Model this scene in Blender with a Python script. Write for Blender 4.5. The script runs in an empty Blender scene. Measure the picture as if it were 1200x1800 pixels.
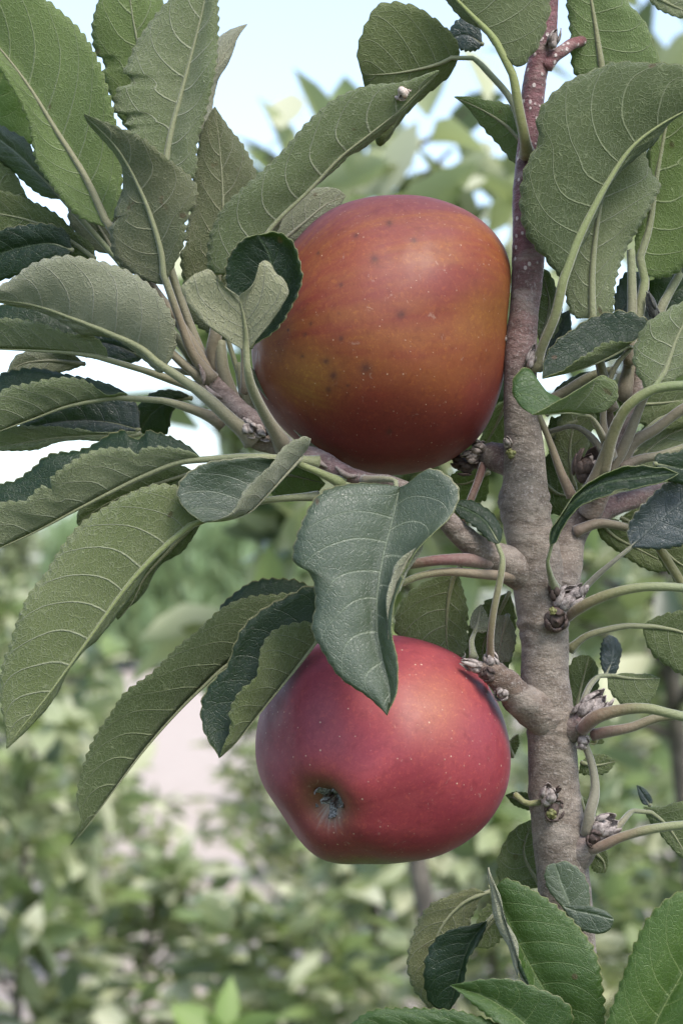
import bpy, math, random
import numpy as np
from mathutils import Vector, Matrix, noise as mnoise

R = math.radians
rng = np.random.default_rng(7)
random.seed(7)
scene = bpy.context.scene
COL = scene.collection

# ------------------------------------------------------------------ camera, sky, sun, exposure
PITCH = R(2.2)
DF = 0.75                                   # focus distance, metres
CAM = np.array([0.0, -DF * math.cos(PITCH), 1.30])
FWD = np.array([0.0, math.cos(PITCH), math.sin(PITCH)])
UPV = np.array([0.0, -math.sin(PITCH), math.cos(PITCH)])
RGT = np.array([1.0, 0.0, 0.0])
cam_data = bpy.data.cameras.new("camera")
cam = bpy.data.objects.new("camera", cam_data)
COL.objects.link(cam)
cam.location = CAM
cam.rotation_euler = (R(90) + PITCH, 0, 0)
cam_data.sensor_fit = 'VERTICAL'
cam_data.sensor_height = 36
cam_data.lens = 36 * DF / (1800 / 5500.0)
cam_data.clip_start = 0.05
cam_data.clip_end = 2000
cam_data.dof.use_dof = True
cam_data.dof.focus_distance = DF - 0.012
cam_data.dof.aperture_fstop = 19
scene.camera = cam

SUN_EL, SUN_AZ = 52, 148                    # azimuth clockwise from +Y (view direction)
world = bpy.data.worlds.new("World")
scene.world = world
world.use_nodes = True
wn = world.node_tree
bg = wn.nodes["Background"]
sky = wn.nodes.new("ShaderNodeTexSky")
sky.sky_type = 'NISHITA'
sky.sun_disc = False
sky.sun_elevation = R(SUN_EL)
sky.sun_rotation = R(SUN_AZ)
sky.dust_density = 1.6
sky.ozone_density = 3.5
sky.air_density = 1.0
sky.altitude = 50
veil = wn.nodes.new("ShaderNodeHueSaturation")     # thin high veil of cloud: a paler sky
veil.inputs["Saturation"].default_value = 0.78
veil.inputs["Value"].default_value = 0.78
wn.links.new(sky.outputs[0], veil.inputs["Color"])
wn.links.new(veil.outputs[0], bg.inputs[0])
bg.inputs[1].default_value = 0.15
sun_d = bpy.data.lights.new("sun", 'SUN')
sun_d.energy = 1.4
sun_d.angle = R(24)
sun_d.color = (1.0, 0.94, 0.85)
sun = bpy.data.objects.new("sun", sun_d)
COL.objects.link(sun)
az, el = R(SUN_AZ), R(SUN_EL)
sdir = Vector((math.sin(az) * math.cos(el), math.cos(az) * math.cos(el), math.sin(el)))
sun.rotation_euler = (-sdir).to_track_quat('-Z', 'Y').to_euler()
sun.location = (0.5, -1, 4)
scene.view_settings.view_transform = 'Standard'
scene.view_settings.look = 'None'
scene.view_settings.exposure = 1.55
scene.view_settings.gamma = 1
scene.view_settings.use_curve_mapping = False
scene.cycles.use_denoising = True
scene.cycles.max_bounces = 8
scene.cycles.transmission_bounces = 6
scene.cycles.caustics_reflective = False
scene.cycles.caustics_refractive = False

# ------------------------------------------------------------------ helpers
def W(p):
    """photo measure (x, y on the focus plane, d = mm behind it) -> world metres, on the same line of sight"""
    p = np.asarray(p, float)
    dist = DF + p[..., 2] / 1000.0
    s = dist / DF / 5500.0
    X = (p[..., 0] - 600) * s
    Z = (900 - p[..., 1]) * s
    return CAM + X[..., None] * RGT + Z[..., None] * UPV + dist[..., None] * FWD

def catmull(P, n, uniform=True):
    P = np.asarray(P, float)
    if len(P) == 2:
        t = np.linspace(0, 1, n)[:, None]
        return P[0] * (1 - t) + P[1] * t
    Q = np.vstack([2 * P[0] - P[1], P, 2 * P[-1] - P[-2]])
    out = []
    m = 14
    for i in range(1, len(Q) - 2):
        p0, p1, p2, p3 = Q[i - 1], Q[i], Q[i + 1], Q[i + 2]
        a = np.linalg.norm(p1 - p0) ** .5 + 1e-6
        b = np.linalg.norm(p2 - p1) ** .5 + 1e-6
        c = np.linalg.norm(p3 - p2) ** .5 + 1e-6
        t = np.linspace(0, 1, m, endpoint=False)[:, None] * b
        m1 = b * ((p1 - p0) / a - (p2 - p0) / (a + b) + (p2 - p1) / b)
        m2 = b * ((p2 - p1) / b - (p3 - p1) / (b + c) + (p3 - p2) / c)
        s = t / b
        out.append((2 * s**3 - 3 * s**2 + 1) * p1 + (s**3 - 2 * s**2 + s) * m1 + (-2 * s**3 + 3 * s**2) * p2 + (s**3 - s**2) * m2)
    D = np.vstack(out + [P[-1:]])
    if not uniform:
        idx = np.linspace(0, len(D) - 1, n)
        return np.stack([np.interp(idx, np.arange(len(D)), D[:, k]) for k in range(D.shape[1])], 1)
    L = np.concatenate([[0], np.cumsum(np.linalg.norm(np.diff(D[:, :2], axis=0), axis=1) + 1e-9)])
    s = np.linspace(0, L[-1], n)
    return np.stack([np.interp(s, L, D[:, k]) for k in range(D.shape[1])], 1)

def mesh_np(name, V, F, uvs=None, mat_idx=None, smooth=True, mats=(), col=None):
    V = np.asarray(V, np.float32); F = np.asarray(F, np.int32)
    me = bpy.data.meshes.new(name)
    k = F.shape[1]
    me.vertices.add(len(V)); me.vertices.foreach_set("co", V.ravel())
    me.loops.add(F.size); me.loops.foreach_set("vertex_index", F.ravel())
    me.polygons.add(len(F))
    me.polygons.foreach_set("loop_start", np.arange(0, F.size, k, dtype=np.int32))
    try:
        me.polygons.foreach_set("loop_total", np.full(len(F), k, np.int32))
    except Exception:
        pass
    if mat_idx is not None:
        me.polygons.foreach_set("material_index", np.asarray(mat_idx, np.int32))
    me.polygons.foreach_set("use_smooth", np.full(len(F), smooth, bool))
    for nm, arr in (uvs or {}).items():
        l = me.uv_layers.new(name=nm)
        l.data.foreach_set("uv", np.asarray(arr, np.float32).ravel())
    if col is not None:
        a = me.color_attributes.new("pigment", 'FLOAT_COLOR', 'POINT')
        c = np.ones((len(V), 4), np.float32); c[:, :3] = col
        a.data.foreach_set("color", c.ravel())
    for m in mats:
        me.materials.append(m)
    me.update(calc_edges=True); me.validate()
    return me

def link(name, me, parent=None, label=None):
    o = bpy.data.objects.new(name, me)
    COL.objects.link(o)
    if parent is not None:
        o.parent = parent
        if parent.parent is None:
            o.matrix_parent_inverse = Matrix.Translation(-Vector(parent.location))
    if label:
        o["label"] = label
    return o

def thing(name, label, cat, loc=(0, 0, 0), group=None):
    o = bpy.data.objects.new(name, None)
    COL.objects.link(o)
    o.location = loc
    o.empty_display_size = 0.02
    o["label"] = label; o["category"] = cat
    if group:
        o["group"] = group
    return o

# ---- node helpers
class NT:
    def __init__(s, name):
        s.m = bpy.data.materials.new(name); s.m.use_nodes = True
        s.t = s.m.node_tree; s.t.nodes.clear()
        s.out = s.t.nodes.new("ShaderNodeOutputMaterial")
    def n(s, typ, **kw):
        nd = s.t.nodes.new("ShaderNode" + typ)
        for k, v in kw.items():
            setattr(nd, k, v)
        return nd
    def set(s, sock, v):
        if isinstance(v, bpy.types.NodeSocket):
            s.t.links.new(v, sock)
        elif isinstance(v, (tuple, list)) and len(v) == 3 and sock.type == 'RGBA':
            sock.default_value = (*v, 1)
        else:
            sock.default_value = v
    def math(s, op, a, b=0.0, c=0.0, clamp=False):
        nd = s.n("Math", operation=op, use_clamp=clamp)
        s.set(nd.inputs[0], a); s.set(nd.inputs[1], b); s.set(nd.inputs[2], c)
        return nd.outputs[0]
    def mix(s, f, a, b, mode='MIX'):
        nd = s.n("Mix", data_type='RGBA', blend_type=mode)
        s.set(nd.inputs[0], f); s.set(nd.inputs[6], a); s.set(nd.inputs[7], b)
        return nd.outputs[2]
    def ramp(s, x, a, b, c=0.0, d=1.0, smooth=True):
        nd = s.n("MapRange", interpolation_type='SMOOTHSTEP' if smooth else 'LINEAR')
        for i, v in enumerate((x, a, b, c, d)):
            s.set(nd.inputs[i], v)
        return nd.outputs[0]
    def noise(s, vec, scale, detail=3, rough=.55, dist=0.0):
        nd = s.n("TexNoise")
        if vec is not None:
            s.set(nd.inputs["Vector"], vec)
        nd.inputs["Scale"].default_value = scale
        nd.inputs["Detail"].default_value = detail
        nd.inputs["Roughness"].default_value = rough
        nd.inputs["Distortion"].default_value = dist
        return nd.outputs[0]
    def voro(s, vec, scale, feature='F1', out=0):
        nd = s.n("TexVoronoi", feature=feature)
        s.set(nd.inputs["Vector"], vec)
        nd.inputs["Scale"].default_value = scale
        return nd.outputs[out]
    def bump(s, h, strength, dist=0.001, prev=None):
        nd = s.n("Bump")
        nd.inputs["Strength"].default_value = strength
        nd.inputs["Distance"].default_value = dist
        s.set(nd.inputs["Height"], h)
        if prev is not None:
            s.set(nd.inputs["Normal"], prev)
        return nd.outputs[0]
    def princ(s, **kw):
        p = s.n("BsdfPrincipled")
        for k, v in kw.items():
            s.set(p.inputs[k.replace("_", " ")], v)
        return p
    def finish(s, sh):
        s.t.links.new(sh, s.out.inputs[0]); return s.m

def leaf_mat(name, base, base2, veinc, upper, rough, trans, transc, spec=.5, vein_s=1.0, ret=.35, sheen=0.0, spots=0.0):
    t = NT(name)
    uv = t.n("UVMap", uv_map="vein").outputs[0]
    mm = t.n("UVMap", uv_map="metric").outputs[0]
    info = t.n("ObjectInfo").outputs["Random"]
    sep = t.n("SeparateXYZ"); t.set(sep.inputs[0], uv)
    sm = t.n("SeparateXYZ"); t.set(sm.inputs[0], mm)
    av = t.math('ABSOLUTE', sep.outputs[1])
    pp = t.math('PINGPONG', sep.outputs[0], 0.5)
    w = t.ramp(av, 0, 1, .060, .022, False)
    sec = t.ramp(pp, 0, w, 1, 0)
    sec = t.math('MULTIPLY', sec, t.ramp(av, .86, 1.0, 1.0, .25))
    # tertiary veins: ladder between the laterals
    tert = t.math('PINGPONG', t.math('ADD', t.math('MULTIPLY', sm.outputs[1], .33), t.math('MULTIPLY', t.noise(mm, .22, 2), 4.0)), .5)
    tert = t.ramp(tert, 0, .07, 1, 0)
    vor = t.ramp(t.voro(mm, .75, 'DISTANCE_TO_EDGE'), 0, .11, 1, 0)
    fine = t.ramp(t.voro(mm, 2.4, 'DISTANCE_TO_EDGE'), 0, .18, 1, 0)
    big = t.noise(mm, .045, 3)
    midm = t.ramp(t.math('ABSOLUTE', sm.outputs[1]), .15, .55, 1, 0)
    c = t.mix(t.ramp(t.math('ADD', big, t.math('MULTIPLY', t.math('SUBTRACT', info, .5), .55)), .3, .72), base, base2)
    hue = t.math('FRACT', t.math('MULTIPLY', info, 7.31))
    c = t.mix(t.ramp(hue, .55, 1.0, 0, .30), c, (base[0] * 1.5, base[1] * 1.35, base[2] * .7))
    fz = t.noise(mm, 3.2, 4, .7)
    c = t.mix(t.ramp(fz, .42, .72, 0, .36), c, tuple(min(1, x * (1.75 if not upper else 1.5)) for x in base))
    c = t.mix(t.ramp(t.noise(mm, 2.2, 3, .7), .5, .8, 0, .45), c, tuple(x * .45 for x in base))
    c = t.mix(t.math('MULTIPLY', vor, ret * .55), c, veinc)
    c = t.mix(t.math('MULTIPLY', tert, ret * .8), c, veinc)
    c = t.mix(t.math('MULTIPLY', sec, min(1, .95 * vein_s)), c, veinc)
    if upper:
        c = t.mix(t.math('MULTIPLY', midm, .85), c, veinc)
    edge = t.ramp(av, .975, 1.0, 0, .55 if upper else .25)
    c = t.mix(edge, c, (.30, .27, .13))
    br0 = t.voro(mm, .075)
    c = t.mix(t.ramp(br0, .05, .085, .7, 0), c, (.09, .05, .03))
    if spots:
        br = t.ramp(t.noise(mm, .11, 4, .65), .64, .72, 0, spots)
        c = t.mix(br, c, (.10, .055, .03))
    hb = t.math('ADD', t.math('MULTIPLY', sec, 1.3 if not upper else -.9), t.math('MULTIPLY', tert, .5 if not upper else -.5))
    hb = t.math('ADD', hb, t.math('MULTIPLY', vor, .55 if not upper else -.55))
    hb = t.math('ADD', hb, t.math('MULTIPLY', fine, .22 if not upper else -.2))
    if upper:
        hb = t.math('ADD', hb, t.math('MULTIPLY', midm, -1.2))
    nrm = t.bump(hb, .95 if not upper else .5, .00030)
    nrm = t.bump(t.noise(mm, 4.5 if not upper else 2.0, 3, .7), .42 if not upper else .22, .00018, nrm)
    dust = t.ramp(t.noise(mm, .16, 5, .6), .35, .75, -.06, .14)
    p = t.princ(Base_Color=c, Roughness=t.math('ADD', rough, dust), Normal=nrm)
    p.inputs["Specular IOR Level"].default_value = spec
    if sheen:
        p.inputs["Sheen Weight"].default_value = sheen
        p.inputs["Sheen Roughness"].default_value = .45
        p.inputs["Sheen Tint"].default_value = (.85, .88, .80, 1)
    tr = t.n("BsdfTranslucent")
    t.set(tr.inputs[0], t.mix(t.math('MULTIPLY', sec, .6), transc, tuple(x * .4 for x in transc)))
    t.set(tr.inputs[1], nrm)
    mx = t.n("MixShader"); mx.inputs[0].default_value = trans
    t.t.links.new(p.outputs[0], mx.inputs[1]); t.t.links.new(tr.outputs[0], mx.inputs[2])
    return t.finish(mx.outputs[0])

TG = (.42, .62, .10)
U_DARK = leaf_mat("leaf_upper_dark", (.007, .017, .010), (.012, .025, .013), (.045, .068, .032), True, .36, .16, TG, .32, .6)
U_GREY = leaf_mat("leaf_upper_dusty", (.040, .058, .038), (.062, .082, .054), (.17, .20, .135), True, .37, .20, TG, .55, .9, .28)
U_SKY = leaf_mat("leaf_upper_sky_tinted", (.014, .024, .030), (.024, .037, .042), (.06, .075, .07), True, .32, .16, TG, .55, .6)  # blue of the reflected sky is put into the base colour
U_GREEN = leaf_mat("leaf_upper_green", (.030, .064, .016), (.046, .088, .022), (.13, .18, .06), True, .44, .26, TG, .45, .8)
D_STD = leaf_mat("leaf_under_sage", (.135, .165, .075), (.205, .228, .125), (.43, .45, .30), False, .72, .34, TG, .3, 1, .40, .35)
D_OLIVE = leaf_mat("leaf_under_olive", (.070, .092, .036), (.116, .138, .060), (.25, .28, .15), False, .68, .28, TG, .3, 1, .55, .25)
D_PALE = leaf_mat("leaf_under_downy", (.205, .215, .140), (.290, .292, .205), (.43, .42, .31), False, .80, .24, (.4, .5, .2), .2, .85, .35, .5)
D_GREEN = leaf_mat("leaf_under_green", (.112, .165, .055), (.160, .215, .080), (.37, .43, .22), False, .66, .40, (.42, .60, .14), .3, 1, .40, .3)
U_GLOW = leaf_mat("leaf_upper_sunlit", (.048, .088, .020), (.078, .125, .032), (.19, .25, .09), True, .42, .34, (.42, .62, .16), .4, .9)  # lighter green that paints in the glow of a sunlit leaf
D_SPOT = leaf_mat("leaf_under_spotted", (.100, .115, .060), (.135, .135, .072), (.33, .33, .20), False, .70, .28, TG, .3, 1, .40, .35, .8)
U_SPOT = leaf_mat("leaf_upper_spotted", (.030, .055, .022), (.05, .075, .03), (.13, .15, .07), True, .5, .2, TG, .4, .7, .3, 0, .7)

def stalk_mat(name, a, b, scale=60):
    t = NT(name)
    tc = t.n("TexCoord").outputs["Object"]
    col = t.n("Attribute", attribute_name="pigment").outputs["Color"]
    n1 = t.noise(tc, 900, 4, .7)
    c = t.mix(t.ramp(n1, .3, .75, 0, .45), col, t.mix(.5, col, (.42, .38, .32)))
    c = t.mix(t.ramp(t.noise(tc, 2400, 2, .7), .45, .7, 0, .35), c, t.mix(.6, c, (.05, .04, .03)))
    c = t.mix(1, c, (.60, .64, .54), "MULTIPLY")
    nrm = t.bump(n1, .8, .0004)
    nrm = t.bump(t.noise(tc, 4200, 2, .6), .4, .0002, nrm)
    p = t.princ(Base_Color=c, Roughness=.62, Normal=nrm)
    p.inputs["Sheen Weight"].default_value = .45
    p.inputs["Sheen Roughness"].default_value = .4
    return t.finish(p.outputs[0])
STALK = stalk_mat("downy_stalk", 0, 0)

def bark_material():
    t = NT("bark")
    tc = t.n("TexCoord").outputs["Object"]
    col = t.n("Attribute", attribute_name="pigment").outputs["Color"]
    sepc = t.n("SeparateColor"); t.set(sepc.inputs[0], col)
    redness = t.ramp(t.math('DIVIDE', sepc.outputs[0], t.math('ADD', sepc.outputs[1], .001)), 1.55, 2.6)
    mp = t.n("Mapping"); t.set(mp.inputs[0], tc); mp.inputs["Scale"].default_value = (1, 1, 2.2)
    n1 = t.noise(mp.outputs[0], 160, 6, .68)
    n2 = t.noise(tc, 1100, 4, .7)
    n3 = t.noise(mp.outputs[0], 55, 4, .6, .6)
    c = t.mix(t.ramp(n1, .40, .64, 0, .8), col, t.mix(1, col, (.42, .37, .33), 'MULTIPLY'))
    c = t.mix(t.ramp(n3, .50, .68, 0, .50), c, (.34, .29, .24))
    c = t.mix(t.math('MULTIPLY', t.ramp(n2, .5, .72, 0, .55), t.ramp(redness, 0, 1, 1, .5)), c, (.42, .37, .33))
    c = t.mix(t.ramp(t.noise(tc, 2100, 2, .7), .55, .75, 0, .55), c, (.07, .05, .045))
    # lenticels
    mp2 = t.n("Mapping"); t.set(mp2.inputs[0], tc); mp2.inputs["Scale"].default_value = (1, 1, .8)
    vd = t.voro(mp2.outputs[0], 480)
    vc = t.n("TexVoronoi"); t.set(vc.inputs[0], mp2.outputs[0]); vc.inputs["Scale"].default_value = 480
    sp = t.n("SeparateColor"); t.set(sp.inputs[0], vc.outputs[1])
    len_ = t.math('MULTIPLY', t.ramp(vd, .20, .34, 1, 0), t.math('GREATER_THAN', sp.outputs[0], .45))
    lm = t.math('MULTIPLY', len_, t.ramp(redness, 0, 1, .0, .85))
    c = t.mix(lm, c, (.58, .50, .46))
    h = t.math('ADD', t.math('MULTIPLY', n1, 1.0), t.math('MULTIPLY', n3, .8))
    nrm = t.bump(h, .9, .0012)
    nrm = t.bump(n2, .9, .0005, nrm)
    nrm = t.bump(lm, .7, .0005, nrm)
    p = t.princ(Base_Color=c, Roughness=t.ramp(redness, 0, 1, .78, .46), Normal=nrm)
    p.inputs["Sheen Weight"].default_value = .15
    return t.finish(p.outputs[0])
BARK = bark_material()

def simple_mat(name, base, rough=.7, nscale=900, var=.5, bumpd=.0003, base2=None, spec=.4, coords="Object"):
    t = NT(name)
    tc = t.n("TexCoord").outputs[coords]
    n = t.noise(tc, nscale, 4, .65)
    c = t.mix(t.ramp(n, .3, .7), tuple(x * (1 - var) for x in base), base2 or base)
    p = t.princ(Base_Color=c, Roughness=rough, Normal=t.bump(n, .6, bumpd))
    p.inputs["Specular IOR Level"].default_value = spec
    return t.finish(p.outputs[0])
BUD = simple_mat("bud_scales", (.34, .27, .24), .75, 700, .72, .0005, (.40, .34, .31))
BUD_DARK = simple_mat("dry_scale", (.09, .06, .05), .7, 900, .6)
CUT = simple_mat("cut_wood", (.17, .17, .06), .6, 800, .3)
SHELL = simple_mat("snail_shell", (.55, .42, .36), .45, 500, .35, .0002, (.66, .55, .47))

# ------------------------------------------------------------------ tubes
def tube_mesh(name, P, rad, mat, seg=10, col=None, rough=0.0, rseed=0, flat=1.0, cap=True, n=None, smoothpath=True, groove=0):
    """P: list of photo-measure points (x,y,d); rad: list of mm radii at those points"""
    P = np.asarray(P, float)
    rad = np.asarray(rad, float)
    Lm = np.sum(np.linalg.norm(np.diff(P * [1 / 5.5, 1 / 5.5, 1], axis=0), axis=1))
    if n is None:
        n = int(max(6, min(90, Lm / 1.6)))
    Q = np.column_stack([P, rad])
    if col is not None:
        Q = np.column_stack([Q, np.asarray(col, float)])
    Q = catmull(Q, n)
    pw = W(Q[:, :3]); r = np.maximum(Q[:, 3], .05) / 1000.0
    return tube_world(name, pw, r, mat, seg, Q[:, 4:7] if col is not None else None, rough, rseed, cap)

def tube_world(name, pw, r, mat, seg=10, col=None, rough=0.0, rseed=0, cap=True):
    n = len(pw)
    T = np.gradient(pw, axis=0); T /= np.linalg.norm(T, axis=1)[:, None] + 1e-12
    up = np.array([0, -1.0, 0.05])
    if abs(T[0] @ up) > .9:
        up = np.array([1.0, 0, 0])
    N = np.zeros_like(T); N[0] = up - (up @ T[0]) * T[0]; N[0] /= np.linalg.norm(N[0])
    for i in range(1, n):
        v = N[i - 1] - (N[i - 1] @ T[i]) * T[i]
        N[i] = v / (np.linalg.norm(v) + 1e-12)
    B = np.cross(T, N)
    a = np.linspace(0, 2 * math.pi, seg, endpoint=False)
    V = pw[:, None, :] + r[:, None, None] * (np.cos(a)[None, :, None] * N[:, None, :] + np.sin(a)[None, :, None] * B[:, None, :])
    if rough > 0:
        for i in range(n):
            for j in range(seg):
                p = Vector(V[i, j] * 110 + rseed * 3.1)
                k = mnoise.noise(p) * .6 + mnoise.noise(p * 2.7) * .4
                V[i, j] += (V[i, j] - pw[i]) / r[i] * k * rough / 1000.0
    V = V.reshape(-1, 3)
    F = []
    i, j = np.meshgrid(np.arange(n - 1), np.arange(seg), indexing='ij')
    j2 = (j + 1) % seg
    F = np.stack([i * seg + j, i * seg + j2, (i + 1) * seg + j2, (i + 1) * seg + j], -1).reshape(-1, 4)
    if cap:
        V = np.vstack([V, pw[0] - T[0] * r[0] * .45, pw[-1] + T[-1] * r[-1] * .45])
        c0, c1 = n * seg, n * seg + 1
        jj = np.arange(0, seg, 2)
        f0 = np.stack([np.full_like(jj, c0), (jj + 2) % seg, (jj + 1) % seg, jj], -1)
        b = (n - 1) * seg
        f1 = np.stack([np.full_like(jj, c1), b + jj, b + (jj + 1) % seg, b + (jj + 2) % seg], -1)
        F = np.vstack([F, f0, f1])
    cc = None
    if col is not None:
        cc = np.repeat(col, seg, axis=0)
        if cap:
            cc = np.vstack([cc, col[0], col[-1]])
    return mesh_np(name, V, F, mats=[mat], col=cc)

# ------------------------------------------------------------------ leaves
def densify_depth(n, d):
    d = np.atleast_1d(np.asarray(d, float))
    return np.interp(np.linspace(0, 1, n), np.linspace(0, 1, len(d)), d)

C_GREEN = (.26, .27, .10); C_SAGE = (.28, .27, .17); C_PINK = (.31, .225, .18); C_RED = (.22, .06, .06); C_YEL = (.30, .33, .08)
leafcount = [0]
def leaf(mid, A, fa, B, d=(-5, -5), dA=0, dB=0, U=None, D=None, pet=None, pr=(1.3, 1.0), pc=(C_PINK, C_SAGE),
         bA=-2, bB=-2, nv=8, teeth=.95, wave=1.1, mr=1.0, label=None, ends=True, mc=None, curlA=None, curlB=None, dcA=0, dcB=0):
    """A leaf blade lofted from its midrib to both margins.  mid, A, B run from base to tip.
    fa: 'U' when side A shows its upper face, 'D' its lower one.  curl*: a margin rolled back over the blade edge."""
    leafcount[0] += 1
    seed = leafcount[0]
    lr = random.Random(seed * 13 + 5)
    U = U or U_DARK; D = D or D_STD
    mid = np.asarray(mid, float)
    L = np.sum(np.linalg.norm(np.diff(mid, axis=0), axis=1)) / 5.5
    nt = max(9, int(L / 2.7))
    n = int(min(190, max(50, nt * 5)))
    M = catmull(mid, n)
    md = densify_depth(n, d)
    tt = np.linspace(0, 1, n)
    M3 = np.column_stack([M, md])
    prof = np.sin(np.pi * np.clip(tt, 0, 1)) ** .6
    def edge(E, dd):
        E = [tuple(p) for p in E]
        if ends:
            E = [tuple(mid[0])] + E + [tuple(mid[-1])]
        C = catmull(E, n)
        return np.column_stack([C, md + np.interp(tt, np.linspace(0, 1, len(np.atleast_1d(dd))), np.atleast_1d(dd)) * prof])
    halves = []
    bsc = min(1.0, L / 50)
    for E, dd, bul, cu, dc in ((A, dA, bA, curlA, dcA), (B, dB, bB, curlB, dcB)):
        e = edge(E, dd); bul = bul * bsc
        if cu is None:
            K = 9
            s = np.linspace(0, 1, K)[None, :, None]
            C = (M3 + e) / 2; C[:, 2] -= 0
            C[:, 2] += bul * prof
            G = (1 - s) ** 2 * M3[:, None, :] + 2 * s * (1 - s) * C[:, None, :] + s ** 2 * e[:, None, :]
        else:
            K = 15
            e2 = edge(cu, dc)
            s = np.linspace(0, 1, K)
            G = np.zeros((n, K, 3))
            for i, sv in enumerate(s):
                if sv < .62:
                    q = sv / .62
                    G[:, i] = M3 * (1 - q) + e * q
                    G[:, i, 2] += bul * prof * math.sin(math.pi * q)
                else:
                    q = (sv - .62) / .38
                    G[:, i] = e * (1 - q) + e2 * q
                    G[:, i, 2] += -1.2 * prof * math.sin(math.pi * q)
            for _ in range(2):
                G[:, 1:-1] = .5 * G[:, 1:-1] + .25 * (G[:, :-2] + G[:, 2:])
        halves.append(G)
    if L > 45 and lr.random() < .6:
        for _ in range(lr.choice((1, 1, 2, 3))):
            q = lr.randrange(2); t0 = lr.uniform(.2, .85); wd = lr.uniform(1.2, 3.0) / L; dp = lr.uniform(.10, .26)
            sh = dp * np.clip(1 - ((tt - t0) / wd) ** 2, 0, 1) ** .5
            Gh = halves[q]
            halves[q] = M3[:, None, :] + (Gh - M3[:, None, :]) * (1 - sh[:, None, None])
    # which side is left when the upper face is seen with the tip up
    k = n // 2
    tv = (M[min(n - 1, k + 6)] - M[max(0, k - 6)]) * [1, -1]
    ev = (halves[0][k, -1 if curlA is None else 9, :2] - M[k]) * [1, -1]
    left = tv[0] * ev[1] - tv[1] * ev[0] > 0
    if left == (fa == 'U'):
        Lh, Rh = halves
    else:
        Rh, Lh = halves
    KL, KR = Lh.shape[1], Rh.shape[1]
    G = np.concatenate([Lh[:, ::-1], Rh[:, 1:]], 1)
    K = G.shape[1]
    Gw = W(G)
    v = np.concatenate([-np.linspace(1, 0, KL), np.linspace(0, 1, KR)[1:]])
    # metric coordinates, mm
    across = np.concatenate([np.zeros((n, 1)), np.cumsum(np.linalg.norm(np.diff(Gw, axis=1), axis=2), 1)], 1) * 1000
    across = across - across[:, KL - 1:KL]
    along = np.repeat((tt * L)[:, None], K, 1)
    # teeth
    ts = tt * nt
    saw = (ts + lr.random()) % 1.0
    tooth = np.where(saw < .72, saw / .72, (1 - saw) / .28) ** .8
    env = np.clip(np.minimum(tt / .06, (1 - tt) / .05), 0, 1)
    irr = np.array([.7 + .6 * (mnoise.noise(Vector((x * .6, seed * 1.7, 0))) + .5) for x in ts])
    for col_i, nb in ((0, 1), (K - 1, K - 2)):
        ex = Gw[:, col_i] - Gw[:, nb]
        ln = np.linalg.norm(ex, axis=1)[:, None] + 1e-9
        wid = np.linalg.norm(Gw[:, col_i] - Gw[:, KL - 1], axis=1)
        amp = teeth * 1e-3 * np.clip(wid / .006, 0, 1)
        Gw[:, col_i] += ex / ln * ((tooth - .35) * env * amp * irr)[:, None]
    # normals
    dU = np.gradient(Gw, axis=0); dV = np.gradient(Gw, axis=1)
    N = np.cross(dV, dU); N /= np.linalg.norm(N, axis=2)[..., None] + 1e-12
    av = np.abs(v)[None, :]
    sgn = np.sign(v)[None, :]
    bend = .13 * av + .15 * av ** 2.6
    jit = np.array([[mnoise.noise(Vector((t_ * 5, vv * 1.5, seed * 2.3))) for vv in v] for t_ in tt[::6]])
    jit = np.stack([np.interp(tt, tt[::6], jit[:, q]) for q in range(K)], 1)
    t2 = tt[:, None]
    ph = nv * (np.power(t2, .92) - bend * (1.05 - .35 * t2)) + .22 * jit
    phL = ph + .28; phR = ph + .78
    phs = np.where(sgn < 0, phL, phR)
    w_env = np.clip(np.sin(np.pi * t2), 0, 1) ** .5
    sz = min(1.0, L / 60)
    puck = .50e-3 * sz * np.sin(np.pi * phs) ** 2 * np.clip(av * 4, 0, 1) * (1 - av * .5)
    wav = wave * sz * 1e-3 * av ** 2 * (np.sin(t2 * (11 + 5 * lr.random()) + lr.random() * 6 + sgn * 1.3) * .8 + 2.2 * jit)
    Gw = Gw + N * ((puck + wav) * w_env)[..., None]
    th = .00014
    T_ = Gw + N * th; Bt = Gw - N * th
    V = np.concatenate([T_.reshape(-1, 3), Bt.reshape(-1, 3)])
    i, j = np.meshgrid(np.arange(n - 1), np.arange(K - 1), indexing='ij')
    i = i.ravel(); j = j.ravel()
    a = i * K + j; b = a + 1; c = a + K + 1; e_ = a + K
    top = np.stack([a, b, c, e_], -1)
    o = n * K
    bot = np.stack([a + o, e_ + o, c + o, b + o], -1)
    ii = np.arange(n - 1)
    r1 = np.stack([ii * K, (ii + 1) * K, (ii + 1) * K + o, ii * K + o], -1)
    r2 = np.stack([ii * K + K - 1, ii * K + K - 1 + o, (ii + 1) * K + K - 1 + o, (ii + 1) * K + K - 1], -1)
    F = np.vstack([top, bot, r1, r2])
    def lu(faces):
        fi = faces % o
        jj = fi % K
        isL = (jj.min(axis=1) < KL - 1)[:, None] & np.ones_like(fi, bool)
        ph_ = np.where(isL, phL.ravel()[fi], phR.ravel()[fi])
        return np.stack([ph_, np.repeat(v[None], n, 0).ravel()[fi]], -1)
    uv1 = lu(F).reshape(-1, 2)
    off = seed * 37.0
    uv2 = np.stack([(along.ravel() + off)[F % o], across.ravel()[F % o]], -1).reshape(-1, 2)
    mi = np.concatenate([np.zeros(len(top)), np.ones(len(bot) + len(r1) + len(r2))]).astype(int)
    me = mesh_np("leaf", V, F, {"vein": uv1, "metric": uv2}, mi, True, [U, D])
    o_leaf = link("leaf", me, TREE, label)
    # midrib (proud of the lower face) running into the stalk
    mp = Gw[:, KL - 1] - N[:, KL - 1] * (.00045 * np.linspace(1.1, .2, n)[:, None])
    st = slice(0, n, 3)
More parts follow.
